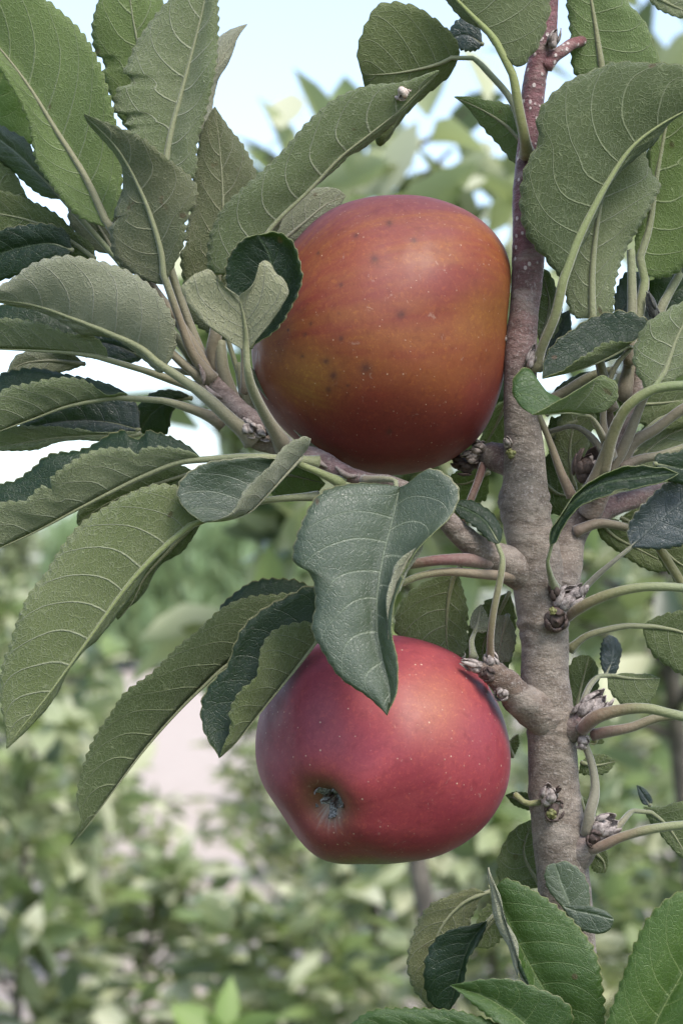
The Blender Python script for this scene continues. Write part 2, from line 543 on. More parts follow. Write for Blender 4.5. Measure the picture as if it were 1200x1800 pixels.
    pts = mp[st]; r = (np.linspace(1, .16, n) ** 1.3 * .80 * mr / 1000)[st]
    cM = np.array(mc if mc is not None else ((.30, .30, .17) if D is not D_PALE else (.38, .35, .26)))
    colr = np.repeat(cM[None], len(pts), 0)
    if pet:
        pp = W(np.array([(p if len(p) == 3 else (*p, d[0])) for p in pet], float))
        allp = np.vstack([pp, pts[1:9:3]])
        q = catmull_world(allp, 4)
        cut = int(len(q) * (len(pp) - .8) / (len(allp) - 1))
        q = q[:max(cut, 4)]
        rr = np.linspace(pr[0] * .86, min(pr[1], .95 * mr + .2) * .88, len(q)) / 1000
        rr[-1] = r[1]; rr[:4] *= np.array([1.7, 1.35, 1.15, 1.05])
        f = np.linspace(0, 1, len(q))[:, None]
        pcol = np.array(pc[0]) * (1 - f) + np.array(pc[1]) * f
        pts = np.vstack([q, pts[2:]]); r = np.concatenate([rr, r[2:]]); colr = np.vstack([pcol, colr[2:]])
        r[len(q) - 3:len(q) + 4] = np.convolve(np.pad(r, 2, mode='edge'), np.ones(5) / 5, 'valid')[len(q) - 3:len(q) + 4]
    sm = tube_world("stalk", pts, r, STALK, 8, colr, cap=True)
    link("stalk", sm, o_leaf)
    return o_leaf

def catmull_world(P, sub):
    P = np.asarray(P, float)
    Q = np.vstack([2 * P[0] - P[1], P, 2 * P[-1] - P[-2]])
    out = []
    t = np.linspace(0, 1, sub, endpoint=False)[:, None]
    for i in range(1, len(Q) - 2):
        p0, p1, p2, p3 = Q[i - 1:i + 3]
        out.append(.5 * ((2 * p1) + (-p0 + p2) * t + (2 * p0 - 5 * p1 + 4 * p2 - p3) * t**2 + (-p0 + 3 * p1 - 3 * p2 + p3) * t**3))
    return np.vstack(out + [P[-1:]])

def stem(name, P, rad, cols, mat=None, parent=None, seg=12, rough=.25, label=None, n=None):
    P = [(p if len(p) == 3 else (*p, -8)) for p in P]
    cols = np.array([cols] * len(P) if np.ndim(cols[0]) == 0 else cols, float)
    if len(cols) != len(P):
        cols = np.stack([np.interp(np.linspace(0, 1, len(P)), np.linspace(0, 1, len(cols)), cols[:, k]) for k in range(3)], 1)
    if np.ndim(rad) == 0:
        rad = [rad] * len(P)
    elif len(rad) != len(P):
        rad = np.interp(np.linspace(0, 1, len(P)), np.linspace(0, 1, len(rad)), rad)
    me = tube_mesh(name, P, rad, mat or STALK, seg, cols, rough, random.random() * 9, n=n)
    return link(name, me, parent or TREE, label)

def bud(P, direction, length, rad, parent, mat=None, nsc=7, seed=0, name="bud", label=None, open_=.35):
    """a winter bud or dried scale cluster: overlapping pointed scales round a core"""
    lr = random.Random(seed)
    base = W(np.array([P], float))[0]
    dx, dy, dz = direction
    ax = Vector(dx * RGT + dz * UPV + dy * FWD).normalized()
    q = ax.to_track_quat('Z', 'X').to_matrix()
    V, F = [], []
    def grid(fn, nu, nv_, closed):
        s0 = len(V)
        for i in range(nu):
            for j in range(nv_):
                V.append(base + np.array(q @ Vector(fn(i / (nu - 1), j / (nv_ if closed else nv_ - 1)))) / 1000)
        for i in range(nu - 1):
            for j in range(nv_ if closed else nv_ - 1):
                j2 = (j + 1) % nv_
                F.append((s0 + i * nv_ + j, s0 + i * nv_ + j2, s0 + (i + 1) * nv_ + j2, s0 + (i + 1) * nv_ + j))
    grid(lambda u, v: (rad * .75 * math.sin(math.pi * (.12 + .88 * u)) ** .8 * math.cos(v * 6.283), rad * .75 * math.sin(math.pi * (.12 + .88 * u)) ** .8 * math.sin(v * 6.283), length * (u * .95 - .1)), 8, 10, True)
    for k in range(nsc):
        a0 = k * 2.4 + lr.random() * .6
        z0 = length * (-.1 + .55 * k / nsc)
        hl = length * (.55 + .3 * lr.random())
        wd = 1.0 + .5 * lr.random()
        op = open_ * (.3 + lr.random())
        tw = lr.uniform(-.3, .3)
        def fn(u, v, out=0):
            w_ = (v - .5) * wd * math.sin(math.pi * (.15 + .83 * u)) ** .7
            r_ = rad * (.80 + .32 * math.sin(math.pi * min(1, u * 1.0)) + op * u * u) * (1 - .5 * u) * (1 if not out else 1)
            r_ += rad * .12 * math.cos((v - .5) * 3.1)
            a_ = a0 + w_ + tw * u
            return (r_ * math.cos(a_), r_ * math.sin(a_), z0 + hl * u)
        grid(fn, 6, 5, False)
    me = mesh_np(name, np.array(V), np.array(F), mats=[mat or BUD])
    o = link(name, me, parent, label)
    md_ = o.modifiers.new("thickness", 'SOLIDIFY'); md_.thickness = .00025
    return o

# ------------------------------------------------------------------ the apple tree in front
TREE = thing("apple_tree", "young apple tree with downy grey-brown stem and two ripe apples hanging from it", "tree", tuple(W(np.array([[1030, 4200, 30.]]))[0]))
GB = (.215, .172, .134); GB2 = (.172, .140, .108); RD = (.165, .055, .060); RD2 = (.105, .035, .042)
trunk_px = [(972, -140, 8, 2.2, RD), (967, 0, 6, 2.5, RD), (961, 55, 5, 3.0, RD), (950, 95, 4, 3.6, RD), (938, 150, 3, 3.7, RD), (933, 220, 2, 3.7, RD), (927, 285, 1, 3.9, RD2), (922, 340, 0, 4.0, RD2),
            (928, 430, 0, 5.1, RD), (925, 500, 0, 5.0, (.17, .085, .078)), (919, 560, 0, 4.7, (.19, .105, .092)), (914, 610, 0, 5.1, (.195, .115, .10)), (914, 660, 0, 5.4, (.20, .145, .125)), (914, 710, 0, 5.4, (.16, .125, .10)), (920, 780, 0, 6.2, (.165, .135, .11)),
            (922, 850, 0, 7.2, GB2), (921, 880, 0, 7.8, GB2), (927, 925, 0, 7.7, GB), (938, 965, 0, 8.0, GB), (944, 1010, 0, 8.4, GB), (949, 1060, 0, 8.0, GB), (957, 1130, 0, 7.7, GB),
            (957, 1190, 0, 7.7, GB), (962, 1230, 0, 7.9, GB), (968, 1290, 0, 7.7, GB), (971, 1340, 0, 8.0, GB2), (974, 1400, 0, 8.1, GB), (983, 1470, 0, 8.6, GB2), (990, 1550, 0, 8.4, GB2), (1000, 1700, 2, 9.0, GB2), (1015, 2100, 6, 9.6, GB2), (1030, 3000, 20, 10.5, GB2), (1030, 4200, 30, 14, GB2)]
pp_ = [(a, b, c) for a, b, c, _, _ in trunk_px]
me = tube_mesh("trunk", pp_, [r for *_, r, _ in trunk_px], BARK, 40, [c for *_, c in trunk_px], 0, 1, n=620)
# bark relief: rings at old scars, a crack, fine unevenness
co = np.empty(len(me.vertices) * 3, np.float32); me.vertices.foreach_get("co", co); co = co.reshape(-1, 3)
seg = 40; nn = (len(co) - 2) // seg
Vt = co[:nn * seg].reshape(nn, seg, 3); ctr = Vt.mean(1, keepdims=True)
dirn = (Vt - ctr) / np.linalg.norm(Vt - ctr, axis=2)[..., None]
zimg = np.array([900 - ((c[0] - CAM) @ UPV) / ((c[0] - CAM) @ FWD) * DF * 5500 for c in ctr])
disp = np.zeros((nn, seg))
for i in range(nn):
    y = zimg[i]
    if y > 2200: continue
    for j in range(seg):
        p = Vector(Vt[i, j])
        dn = dirn[i, j]
        v = mnoise.noise(p * 90) * .22 + mnoise.noise(Vector((p.x * 220, p.y * 220, p.z * 420))) * .16 + mnoise.noise(p * 600) * .08
        if y > 640:
            wob = mnoise.noise(Vector((p.x * 150, p.y * 150, p.z * 60))) * 9
            for y0, hw, am in ((884, 26, .8), (1095, 18, .75), (1400, 20, .35), (1270, 22, .45), (1005, 14, .3)):
                g = math.exp(-((y - y0) / hw) ** 2)
                if g > .02:
                    v += g * am * 1.3 * (math.sin((y + wob * 1.5) * .62) * .6 + .35)
        crack = math.exp(-((y - (985 - (dn[0] + .1) * 42)) / 3.2) ** 2) * max(0, 1 - abs(dn[0] - .15) / .55) * (dn[1] < 0)
        v -= crack * 1.3
        disp[i, j] = v
Vt += (dirn * disp[..., None] / 1000).astype(np.float32)
me.vertices.foreach_set("co", co.ravel()); me.update()
TRUNK = link("trunk", me, TREE)

# branches
BR = (.175, .135, .108)
stem("branch", [(925, 1010, -1), (880, 985, -6), (845, 968, -10), (810, 940, -13), (770, 900, -15), (725, 868, -16), (680, 848, -16), (640, 842, -15), (600, 828, -14), (555, 806, -13), (515, 793, -12), (480, 778, -12), (455, 770, -12), (430, 762, -12)],
     [6.5, 5.3, 4.1, 3.7, 3.4, 2.9, 2.3, 2.1, 2.8, 3.3, 3.2, 3.6, 4.0, 3.2], [GB, BR, BR, BR, (.22, .12, .12), (.25, .17, .16), BR, BR], BARK, seg=18, rough=.8)
stem("shoot", [(478, 775, -11), (450, 745, -10), (425, 725, -9), (400, 700, -8), (375, 672, -7), (355, 650, -6)], [3.4, 3.6, 3.3, 3.2, 3.4, 2.0], [(.26, .19, .165)] * 2, BARK, seg=16, rough=.7)
stem("branch", [(975, 1035, 2), (990, 990, 6), (1000, 945, 9), (1020, 915, 12), (1050, 900, 15), (1090, 885, 20), (1150, 868, 28), (1260, 850, 40)], [7.4, 6.3, 5.4, 4.8, 4.0, 3.4, 3.0, 2.5], [GB, BR, (.22, .12, .11), BR], BARK, seg=18, rough=.8)
# knob under the upper apple
stem("spur", [(905, 815, 4), (880, 805, 8), (862, 800, 12), (850, 805, 15)], [5.5, 4.8, 4.3, 2.8], [(.14, .09, .085), (.10, .055, .055)], BARK, seg=16, rough=1.3)
stem("spur", [(860, 800, 12), (835, 815, 15), (815, 808, 18)], [3, 2.4, 1.6], [(.10, .05, .05)] * 2, BARK, seg=10, rough=1.0)
stem("spur", [(850, 815, 10), (838, 850, 8), (826, 880, 6), (812, 920, 6)], [1.4, 1.3, 1.2, 1.2], [(.20, .07, .07), (.25, .14, .10)], seg=8)
for k, (x, y, dd) in enumerate([(838, 800, 10), (828, 822, 12), (850, 788, 9), (815, 815, 14)]):
    bud((x, y, dd), (-1, -.3, .2 * k - .3), 5, 2.6, TREE, BUD_DARK if k % 2 else BUD, 6, 40 + k)
# spur with buds beside the lower apple
SP = stem("spur", [(960, 1262, -2), (928, 1240, -6), (908, 1222, -9), (885, 1200, -11), (862, 1183, -12), (845, 1176, -12)], [7, 5.6, 4.8, 4.6, 4.2, 3.0], [GB, (.15, .105, .075), (.125, .080, .055), (.17, .12, .09)], BARK, seg=26, rough=2.2)
bud((848, 1176, -13), (-1, -.2, .35), 7, 2.2, SP, None, 9, 3, open_=.1)
bud((866, 1172, -13), (-.3, -.3, 1), 5, 2.4, SP, None, 7, 4)
bud((858, 1186, -16), (-.3, -1, 0), 2.2, 2.6, SP, BUD_DARK, 6, 5, "leaf_scar")
bud((884, 1216, -13), (-.5, -.7, -.4), 3.5, 2.6, SP, None, 7, 6)
# buds along the trunk
bud((985, 1072, -6), (.6, -.5, .8), 8.5, 4.2, TRUNK, None, 11, 7, open_=.8)
bud((1006, 1052, -6), (.9, -.1, .8), 5.5, 2.4, TRUNK, BUD, 7, 17, open_=.9)
bud((975, 1052, -8), (-.1, -.4, 1), 6, 2.0, TRUNK, BUD_DARK, 7, 27, open_=.6)
bud((974, 1088, -9), (.2, -1, -.3), 3.5, 4.0, TRUNK, BUD_DARK, 8, 8, "leaf_scar")
bud((971, 1074, -13), (-.2, -1, .1), 1.0, 1.3, TRUNK, CUT, 5, 9, "leaf_scar")
stem("leaf_scar", [(960, 1093, -7.5), (970, 1104, -8.8), (984, 1106, -8.2), (996, 1098, -6)], [.7, 1.2, 1.2, .7], [(.25, .18, .16)] * 2, BARK, TRUNK, seg=8, rough=.4)
bud((1022, 1262, -6), (.75, -.3, .8), 11, 4.2, TRUNK, None, 11, 10, open_=.45)
stem("spur", [(1000, 1285, -2), (1018, 1272, -5), (1030, 1262, -7)], [4.5, 4.0, 3.4], [GB, (.24, .15, .14)], BARK, TRUNK, seg=14, rough=1.0)
bud((1018, 1302, -5), (.7, -.7, -.3), 4, 2.6, TRUNK, None, 7, 11)
bud((963, 1408, -8), (.02, -.65, .9), 6.5, 3.2, TRUNK, None, 7, 12, open_=.1)
bud((968, 1430, -9), (0, -1, -.2), 1.6, 1.7, TRUNK, CUT, 5, 13, "leaf_scar")
bud((972, 1424, -7.5), (.3, -1, -.1), 2.0, 3.4, TRUNK, BUD_DARK, 8, 14, "leaf_scar", open_=.9)
bud((976, 1392, -9), (.5, -.8, .6), 3.2, 1.0, TRUNK, BUD_DARK, 4, 15, open_=.5)
bud((1045, 1462, -6), (.8, -.3, .5), 7.5, 4.0, TRUNK, None, 11, 16, open_=.7)
bud((1042, 1472, -9), (.4, -1, -.4), 2.4, 3.0, TRUNK, BUD_DARK, 7, 18, "leaf_scar", open_=.8)
stem("spur", [(1010, 1510, -2), (1028, 1490, -5), (1042, 1475, -6)], [5, 4.4, 3.2], [GB2, (.27, .2, .18)], BARK, TRUNK, seg=14, rough=.9)
bud((898, 798, -5.5), (-.25, -1, .2), 2.2, 1.7, TRUNK, CUT, 5, 19, "leaf_scar")
bud((893, 784, -4.5), (-.3, -.7, .8), 4, 1.5, TRUNK, None, 6, 20, open_=.2)
bud((889, 600, -1), (-.9, -.3, .5), 5, 1.7, TRUNK, None, 6, 21, open_=.2)
bud((884, 582, 3), (-.6, 0, 1), 5, 1.9, TRUNK, BUD_DARK, 5, 22)
bud((930, 645, -6), (.25, -.4, 1), 7, 2.1, TRUNK, None, 6, 23, open_=.05)
bud((968, 82, 0), (.35, -.4, 1), 6, 2.1, TRUNK, None, 6, 24, open_=.05)
stem("shoot", [(958, 118, 2), (972, 100, 2), (990, 88, 3), (1003, 78, 5), (1030, 70, 14)], [2.4, 2.1, 2.0, 1.9, 1.5], [RD, (.19, .06, .06), (.16, .03, .03)], BARK, seg=12, rough=.3)
stem("leaf_scar", [(915, 308, -3.5), (926, 314, -4.3), (936, 308, -3.7)], [.9, 1.2, .9], [RD2, RD2], BARK, TRUNK, seg=8, rough=.3)
bud((1022, 838, 6), (.3, -.6, 1), 9, 4.0, TREE, BUD_DARK, 12, 25, open_=1.0)
bud((1034, 830, 7), (.6, -.3, .9), 6, 3.0, TREE, BUD, 8, 26, open_=1.0)
bud((432, 748, -17), (.5, -.7, -.5), 5.5, 2.6, TREE, None, 6, 28, open_=.7)
bud((452, 756, -17), (.7, -.6, -.5), 5, 2.2, TREE, None, 5, 29, open_=.6)
for k, (pts, rr) in enumerate([([(350, 640, -12), (358, 662, -13), (358, 676, -13)], .9), ([(362, 678, -13), (374, 692, -14), (392, 700, -13)], .9), ([(366, 688, -13), (378, 700, -14), (384, 692, -13)], .7),
                               ([(344, 636, -9), (356, 636, -10), (362, 646, -9)], .6), ([(540, 812, -17), (560, 812, -18), (575, 822, -17)], .9), ([(590, 820, -17), (610, 836, -18), (628, 836, -17)], .9), ([(428, 735, -17), (446, 752, -18), (460, 748, -18)], 1.2)]):
    stem("bud_scale", pts, [rr * .4, rr, rr * .3], [(.33, .26, .23)] * 2, BARK, seg=7, rough=.2)

# ------------------------------------------------------------------ leaves: left cluster, far ones first
N1 = (372, 668); N2 = (440, 765)
# pale leaf behind the two big ones
leaf([(275, 300), (252, 130), (232, 20), (220, -80)], [(205, 190), (163, 75), (172, 18), (200, -50)], 'D', [(320, 150), (300, 30), (260, -40)], (18, 18), 2, 2, D=D_GREEN, nv=7, label="bright green leaf behind the two large top left leaves")
leaf([(300, 330), (360, 160), (400, 88), (435, 42)], [(330, 180), (368, 80), (392, 55)], 'D', [(372, 200), (382, 140), (410, 85)], (14, 22), 2, 2, D=D_PALE, nv=7, teeth=.4)
leaf([(398, 600), (385, 480), (392, 370), (388, 280), (378, 187)], [(335, 560), (322, 470), (338, 350), (346, 270), (362, 215)], 'D', [(440, 560), (452, 420), (450, 315), (428, 258), (398, 215)], (6, 14), 1, 1, D=D_SPOT, nv=9,
     pet=[(428, 700, 2), (420, 660, 3)], label="greyish leaf with a pointed tip standing behind the long diagonal leaf")
leaf([(205, 450), (175, 400), (140, 345)], [(150, 430), (120, 370)], 'D', [(218, 420), (216, 340), (180, 325)], (10, 12), 2, 2, D=D_PALE, nv=5)
# top left big leaves
leaf([(193, 402), (150, 310), (100, 230), (50, 150), (0, 85), (-70, 10)], [(140, 380), (92, 325), (65, 285), (50, 210), (15, 140), (-50, 60)], 'D', [(208, 360), (214, 300), (205, 225), (182, 130), (150, 65), (110, 22), (40, -25), (-40, -40)],
     (-6, 6), -2, -4, D=D_GREEN, nv=9, mr=1.7, pet=[(372, 668, -6), (330, 590, -7), (250, 480, -7)], pr=(2.0, 1.8), pc=(C_PINK, (.32, .25, .18)), mc=(.30, .27, .16), label="broad leaf at the upper left corner with a thick tan midrib")
leaf([(286, 330), (300, 240), (318, 170), (340, 85), (360, 0), (366, -60)], [(235, 300), (203, 235), (204, 165), (224, 108), (245, 62), (272, 28), (305, -8), (345, -45)], 'D', [(342, 308), (346, 255), (362, 195), (377, 125), (384, 55), (382, -10), (375, -45)],
     (-4, 4), -2, -6, D=D_STD, bA=-3, bB=-4, nv=8, mr=1.6, pet=[(370, 660, -5), (330, 560, -4), (292, 440, -4)], pr=(1.6, 1.6), label="tall upright leaf pointing out of the top of the picture")
leaf([(290, 500), (286, 450), (270, 392), (248, 335), (208, 262), (148, 200)], [(318, 440), (338, 375), (346, 328), (318, 296), (288, 276), (250, 246), (200, 220)], 'D', [(240, 482), (204, 452), (198, 408), (218, 350), (208, 292), (175, 235)],
     (-14, -18), -4, 6, D=D_SPOT, bA=-3, nv=7, mr=1.5, pet=[(372, 668, -9), (338, 620, -11), (315, 560, -12)], pr=(2.0, 1.6), pc=(C_PINK, (.33, .24, .17)), label="pointed folded leaf with a brown blotch, in front of the tall upright leaf")
leaf([(430, 480), (475, 402), (545, 332), (600, 274), (650, 235), (700, 195), (735, 160), (772, 124)], [(372, 480), (366, 425), (388, 370), (445, 316), (500, 262), (552, 204), (600, 168), (655, 150), (705, 146)], 'D', [(460, 455), (500, 385), (560, 328), (612, 276), (700, 206), (740, 162)],
     (-8, -14), -3, 3, D=D_STD, bA=-4, nv=9, mr=1.2, pet=[(432, 690, -6), (428, 600, -6), (420, 540, -5)], label="long diagonal leaf carrying the small snail")
leaf([(470, 445), (530, 395), (575, 358), (608, 345)], [(475, 400), (510, 352), (560, 330), (590, 332)], 'D', [(500, 440), (545, 415), (590, 375)], (10, 16), 1, 1, D=D_PALE, nv=6, teeth=.4, label="pale leaf tucked behind the upper apple")
# left edge small ones
leaf([(10, 270), (-10, 200), (10, 110)], [(50, 260), (56, 230), (42, 170), (28, 140)], 'U', [(-30, 220), (-40, 160)], (22, 22), 0, 0, U=U_GLOW, D=D_GREEN, nv=5)
leaf([(112, 352), (75, 312), (30, 268), (-40, 215)], [(108, 318), (70, 285), (45, 245), (5, 222), (-30, 195)], 'U', [(80, 345), (35, 315), (0, 280), (-40, 245)], (8, 14), -2, 4, U=U_GREY, D=D_STD, nv=7, mr=1.2,
     pet=[(345, 640, 2), (270, 540, 4), (205, 455, 6)], pr=(1.4, 1.3), pc=(C_SAGE, (.26, .30, .16)))
leaf([(-60, 330), (-20, 335), (20, 345), (50, 352)], [(-30, 290), (0, 268), (30, 310)], 'D', [(-30, 360), (10, 370)], (16, 16), 0, 0, D=D_OLIVE, nv=4)
leaf([(168, 455), (120, 420), (60, 390), (-60, 365)], [(164, 432), (128, 402), (85, 370), (45, 348), (-20, 338)], 'D', [(120, 450), (60, 440), (0, 420)], (6, 12), -1, 2, D=D_OLIVE, nv=7)
leaf([(128, 440), (90, 428), (40, 434), (-50, 462)], [(118, 408), (82, 394), (40, 396), (-10, 412)], 'U', [(112, 458), (65, 464), (25, 486), (-20, 492)], (0, 6), -2, 0, U=U_DARK, D=D_OLIVE, nv=7, label="dark leaf at the left edge above the broad downy leaf")
# dark leaves behind the lower rows
leaf([(252, 628), (200, 606), (150, 600), (90, 598)], [(240, 600), (190, 585), (140, 580)], 'U', [(240, 636), (190, 632), (140, 625)], (10, 14), 0, 0, U=U_SKY, nv=5, pet=[(355, 655, 0), (305, 650, 4)])
leaf([(246, 756), (190, 742), (120, 740), (28, 756)], [(240, 712), (200, 700), (110, 708), (60, 728)], 'U', [(210, 766), (140, 768), (80, 764)], (8, 14), 0, 0, U=U_SKY, nv=7, label="dark bluish leaf lying between two sage leaves on the left")
leaf([(248, 762), (150, 766), (80, 772), (-30, 792)], [(200, 762), (110, 752), (50, 748), (0, 755)], 'D', [(200, 768), (100, 784), (30, 794)], (4, 10), -2, 0, D=D_STD, nv=7)
leaf([(338, 700), (300, 705), (268, 725), (246, 760)], [(318, 688), (270, 690), (243, 715)], 'U', [(318, 705), (300, 735), (290, 766)], (12, 14), 0, 2, U=U_DARK, D=D_OLIVE, nv=5)
leaf([(150, 640), (90, 634), (40, 640), (10, 660)], [(120, 618), (60, 616), (25, 630)], 'D', [(120, 652), (60, 655)], (16, 18), 0, 0, D=D_PALE, nv=5)
# big downy leaf, left middle
leaf([(290, 648), (250, 612), (200, 588), (130, 560), (60, 536), (-25, 524)], [(304, 628), (309, 585), (292, 538), (262, 500), (215, 470), (165, 456), (115, 452), (62, 464), (22, 490), (-10, 508)], 'D', [(285, 655), (240, 622), (190, 598), (120, 572), (50, 548)],
     (-20, -16), -5, 4, D=D_PALE, U=U_DARK, bA=-5, nv=8, mr=1.7, pet=[(444, 768, -15), (410, 742, -19), (365, 700, -21), (325, 670, -21)], pr=(3.0, 1.9), pc=((.32, .25, .20), (.30, .29, .18)), mc=(.30, .30, .17), label="broad pale downy leaf arching to the left edge")
leaf([(190, 627), (130, 619), (60, 615), (-40, 612)], [(186, 612), (160, 588), (135, 588), (118, 586), (80, 570), (35, 562), (-15, 564)], 'D', [(170, 606), (135, 572), (90, 555), (45, 540), (0, 538)],
     (-10, -6), -4, 5, D=D_STD, U=U_DARK, nv=8, mr=1.2, pet=[(362, 686, -8), (315, 672, -9), (250, 650, -10)], pr=(2.0, 1.3), label="leaf with a chewed margin folded to show its dark upper side")
leaf([(226, 694), (170, 702), (115, 714), (60, 735), (-30, 768)], [(214, 690), (190, 694), (148, 669), (105, 664), (55, 674), (0, 690)], 'D', [(212, 686), (180, 672), (130, 657), (85, 650), (40, 650), (0, 660)],
     (-8, -4), -4, 5, D=D_STD, U=U_DARK, nv=8, mr=1.2, pet=[(392, 742, -8), (345, 722, -9), (285, 704, -9)], pr=(2.2, 1.4), pc=(C_PINK, C_SAGE))
leaf([(352, 804), (310, 812), (250, 836), (140, 892), (60, 935), (-50, 985)], [(340, 796), (300, 787), (240, 788), (175, 790), (132, 808), (66, 860), (46, 880), (0, 886)], 'D', [(330, 785), (290, 766), (235, 752), (190, 762), (150, 788), (85, 805), (62, 826), (30, 846), (-10, 858)],
     (-22, -18), -5, 6, D=D_STD, U=U_DARK, nv=9, mr=1.3, pet=[(560, 812, -17), (490, 806, -20), (420, 803, -22)], pr=(1.5, 1.4), pc=((.32, .32, .18), (.32, .32, .18)), label="long sage leaf below the fork, its dark upper half showing behind")
leaf([(345, 830), (250, 860), (190, 885), (135, 920)], [(300, 815), (200, 850), (140, 895)], 'D', [(330, 870), (250, 900), (160, 945)], (0, 6), 0, 0, D=D_OLIVE, nv=7)
leaf([(350, 913), (300, 965), (255, 1015), (232, 1060), (207, 1090)], [(300, 920), (240, 985), (195, 1050)], 'D', [(352, 925), (322, 962), (290, 988), (265, 1022), (238, 1055)], (0, 6), 0, 2, D=D_OLIVE, nv=7)
leaf([(348, 912), (290, 960), (230, 1022), (150, 1132), (80, 1228), (34, 1285), (12, 1316)], [(345, 902), (312, 857), (278, 852), (238, 863), (190, 888), (142, 920), (112, 955), (78, 1010), (50, 1048), (22, 1120), (0, 1190), (3, 1245), (12, 1290)], 'D',
     [(346, 922), (292, 972), (236, 1030), (156, 1138), (84, 1236)], (-24, -30), -3, 3, D=D_STD, U=U_DARK, bA=-3, nv=10, mr=1.3, pet=[(560, 872, -14), (480, 878, -18), (410, 893, -22)], pr=(1.2, 1.2), pc=(C_SAGE, (.3, .32, .14)), mc=(.30, .33, .13),
     label="large drooping leaf whose tip hangs at the left edge")
leaf([(460, 830), (520, 838), (572, 850)], [(490, 822), (540, 822)], 'D', [(480, 870), (530, 874), (560, 862)], (14, 14), 0, 0, D=D_GREEN, nv=4)
leaf([(540, 790), (502, 832), (470, 868), (438, 900), (400, 914), (356, 918)], [(505, 806), (470, 806), (428, 803), (385, 806), (350, 820), (322, 842), (312, 865), (322, 892)], 'U', [(542, 768), (515, 775), (492, 795), (478, 815), (450, 842), (430, 862), (408, 900), (380, 914)],
     (-24, -32), -2, -6, U=U_GREY, D=D_PALE, bA=5, bB=-4, nv=7, teeth=.6, mr=.7, pet=[(602, 850, -16), (560, 830, -20), (520, 812, -22), (530, 800, -22)], pr=(1.6, 1.2), pc=((.30, .32, .14),) * 2, label="dusty green leaf rolled over to show a pale underside rim")
# lower left leaves
leaf([(556, 1090), (470, 1132), (400, 1166), (358, 1204), (310, 1252), (250, 1322), (198, 1392), (150, 1456), (124, 1486)], [(530, 1046), (480, 1046), (430, 1052), (388, 1072), (350, 1108), (310, 1140), (268, 1182), (222, 1216), (190, 1262), (165, 1300), (146, 1350), (136, 1400), (142, 1446)], 'D',
     [(540, 1030), (490, 1018), (445, 1022), (400, 1050), (356, 1098), (320, 1145), (280, 1200), (240, 1280), (195, 1380)], (2, -8), -4, 5, D=D_OLIVE, U=U_DARK, nv=11, mr=1.1, label="long narrow leaf hanging to the lower left with its tip bent")
leaf([(560, 1118), (520, 1172), (482, 1220), (444, 1268), (412, 1308), (385, 1333)], [(550, 1096), (512, 1098), (480, 1112), (460, 1142), (450, 1190), (422, 1216), (405, 1252), (400, 1290)], 'D', [(552, 1030), (505, 1048), (460, 1072), (428, 1100), (408, 1140), (400, 1168), (370, 1202), (354, 1240), (360, 1292)],
     (-18, -26), -5, 4, D=D_OLIVE, U=U_DARK, bB=4, nv=8, mr=.8, label="dark folded leaf with olive underside beside the lower apple")
# curled leaf in front of the upper apple: dark back part and downy front flaps
leaf([(440, 612), (462, 560), (480, 500), (474, 450), (452, 412)], [(410, 560), (395, 500), (400, 455), (425, 422)], 'U', [(486, 582), (518, 530), (534, 490), (530, 462), (515, 424), (486, 406)], (-28, -36), -3, -2, U=U_DARK, D=D_STD, nv=7, bA=5, bB=4,
     label="dark leaf curling up against the upper apple")
leaf([(432, 618), (432, 585), (428, 555), (420, 520)], [(392, 592), (352, 560), (320, 506), (345, 482), (368, 474), (390, 500)], 'D', [(448, 600), (486, 552), (507, 508), (484, 478), (465, 457), (444, 500)], (-38, -44), -6, -4, D=D_PALE, U=U_DARK, bA=-3, bB=-3, nv=5, teeth=.45,
     pet=[(500, 785, -14), (466, 730, -26), (442, 680, -36), (434, 640, -40)], pr=(2.4, 1.4), pc=((.33, .25, .20), (.31, .30, .17)), mc=(.31, .30, .17), mr=1.4, label="downy grey leaf with two cupped lobes on a long stalk")
# stalks and stems of the left cluster
stem("stalk", [(395, 690, -4), (375, 620, -6), (380, 580, -7), (378, 540, -4)], [3.0, 2.3, 2.0, 1.2], [(.30, .22, .18), (.27, .22, .15)])
stem("stalk", [(412, 712, -6), (392, 650, -8), (388, 600, -7)], [2.6, 2.0, 1.6], [(.30, .22, .18), (.27, .25, .16)])
stem("stalk", [(452, 748, 0), (430, 690, 2), (420, 640, 4)], [2.2, 1.8, 1.5], [(.27, .25, .18), (.24, .24, .15)])
stem("shoot", [(590, 825, -2), (545, 775, -4), (500, 728, -4), (455, 672, -2), (430, 640, 2)], [2.2, 1.6, 1.4, 1.3, 1.0], [(.24, .22, .17), (.14, .19, .09), (.16, .2, .1)])
stem("stalk", [(380, 690, -6), (340, 655, -10), (300, 618, -8), (290, 600, -2)], [1.8, 1.5, 1.2, .8], [(.31, .24, .2), (.28, .24, .15)])

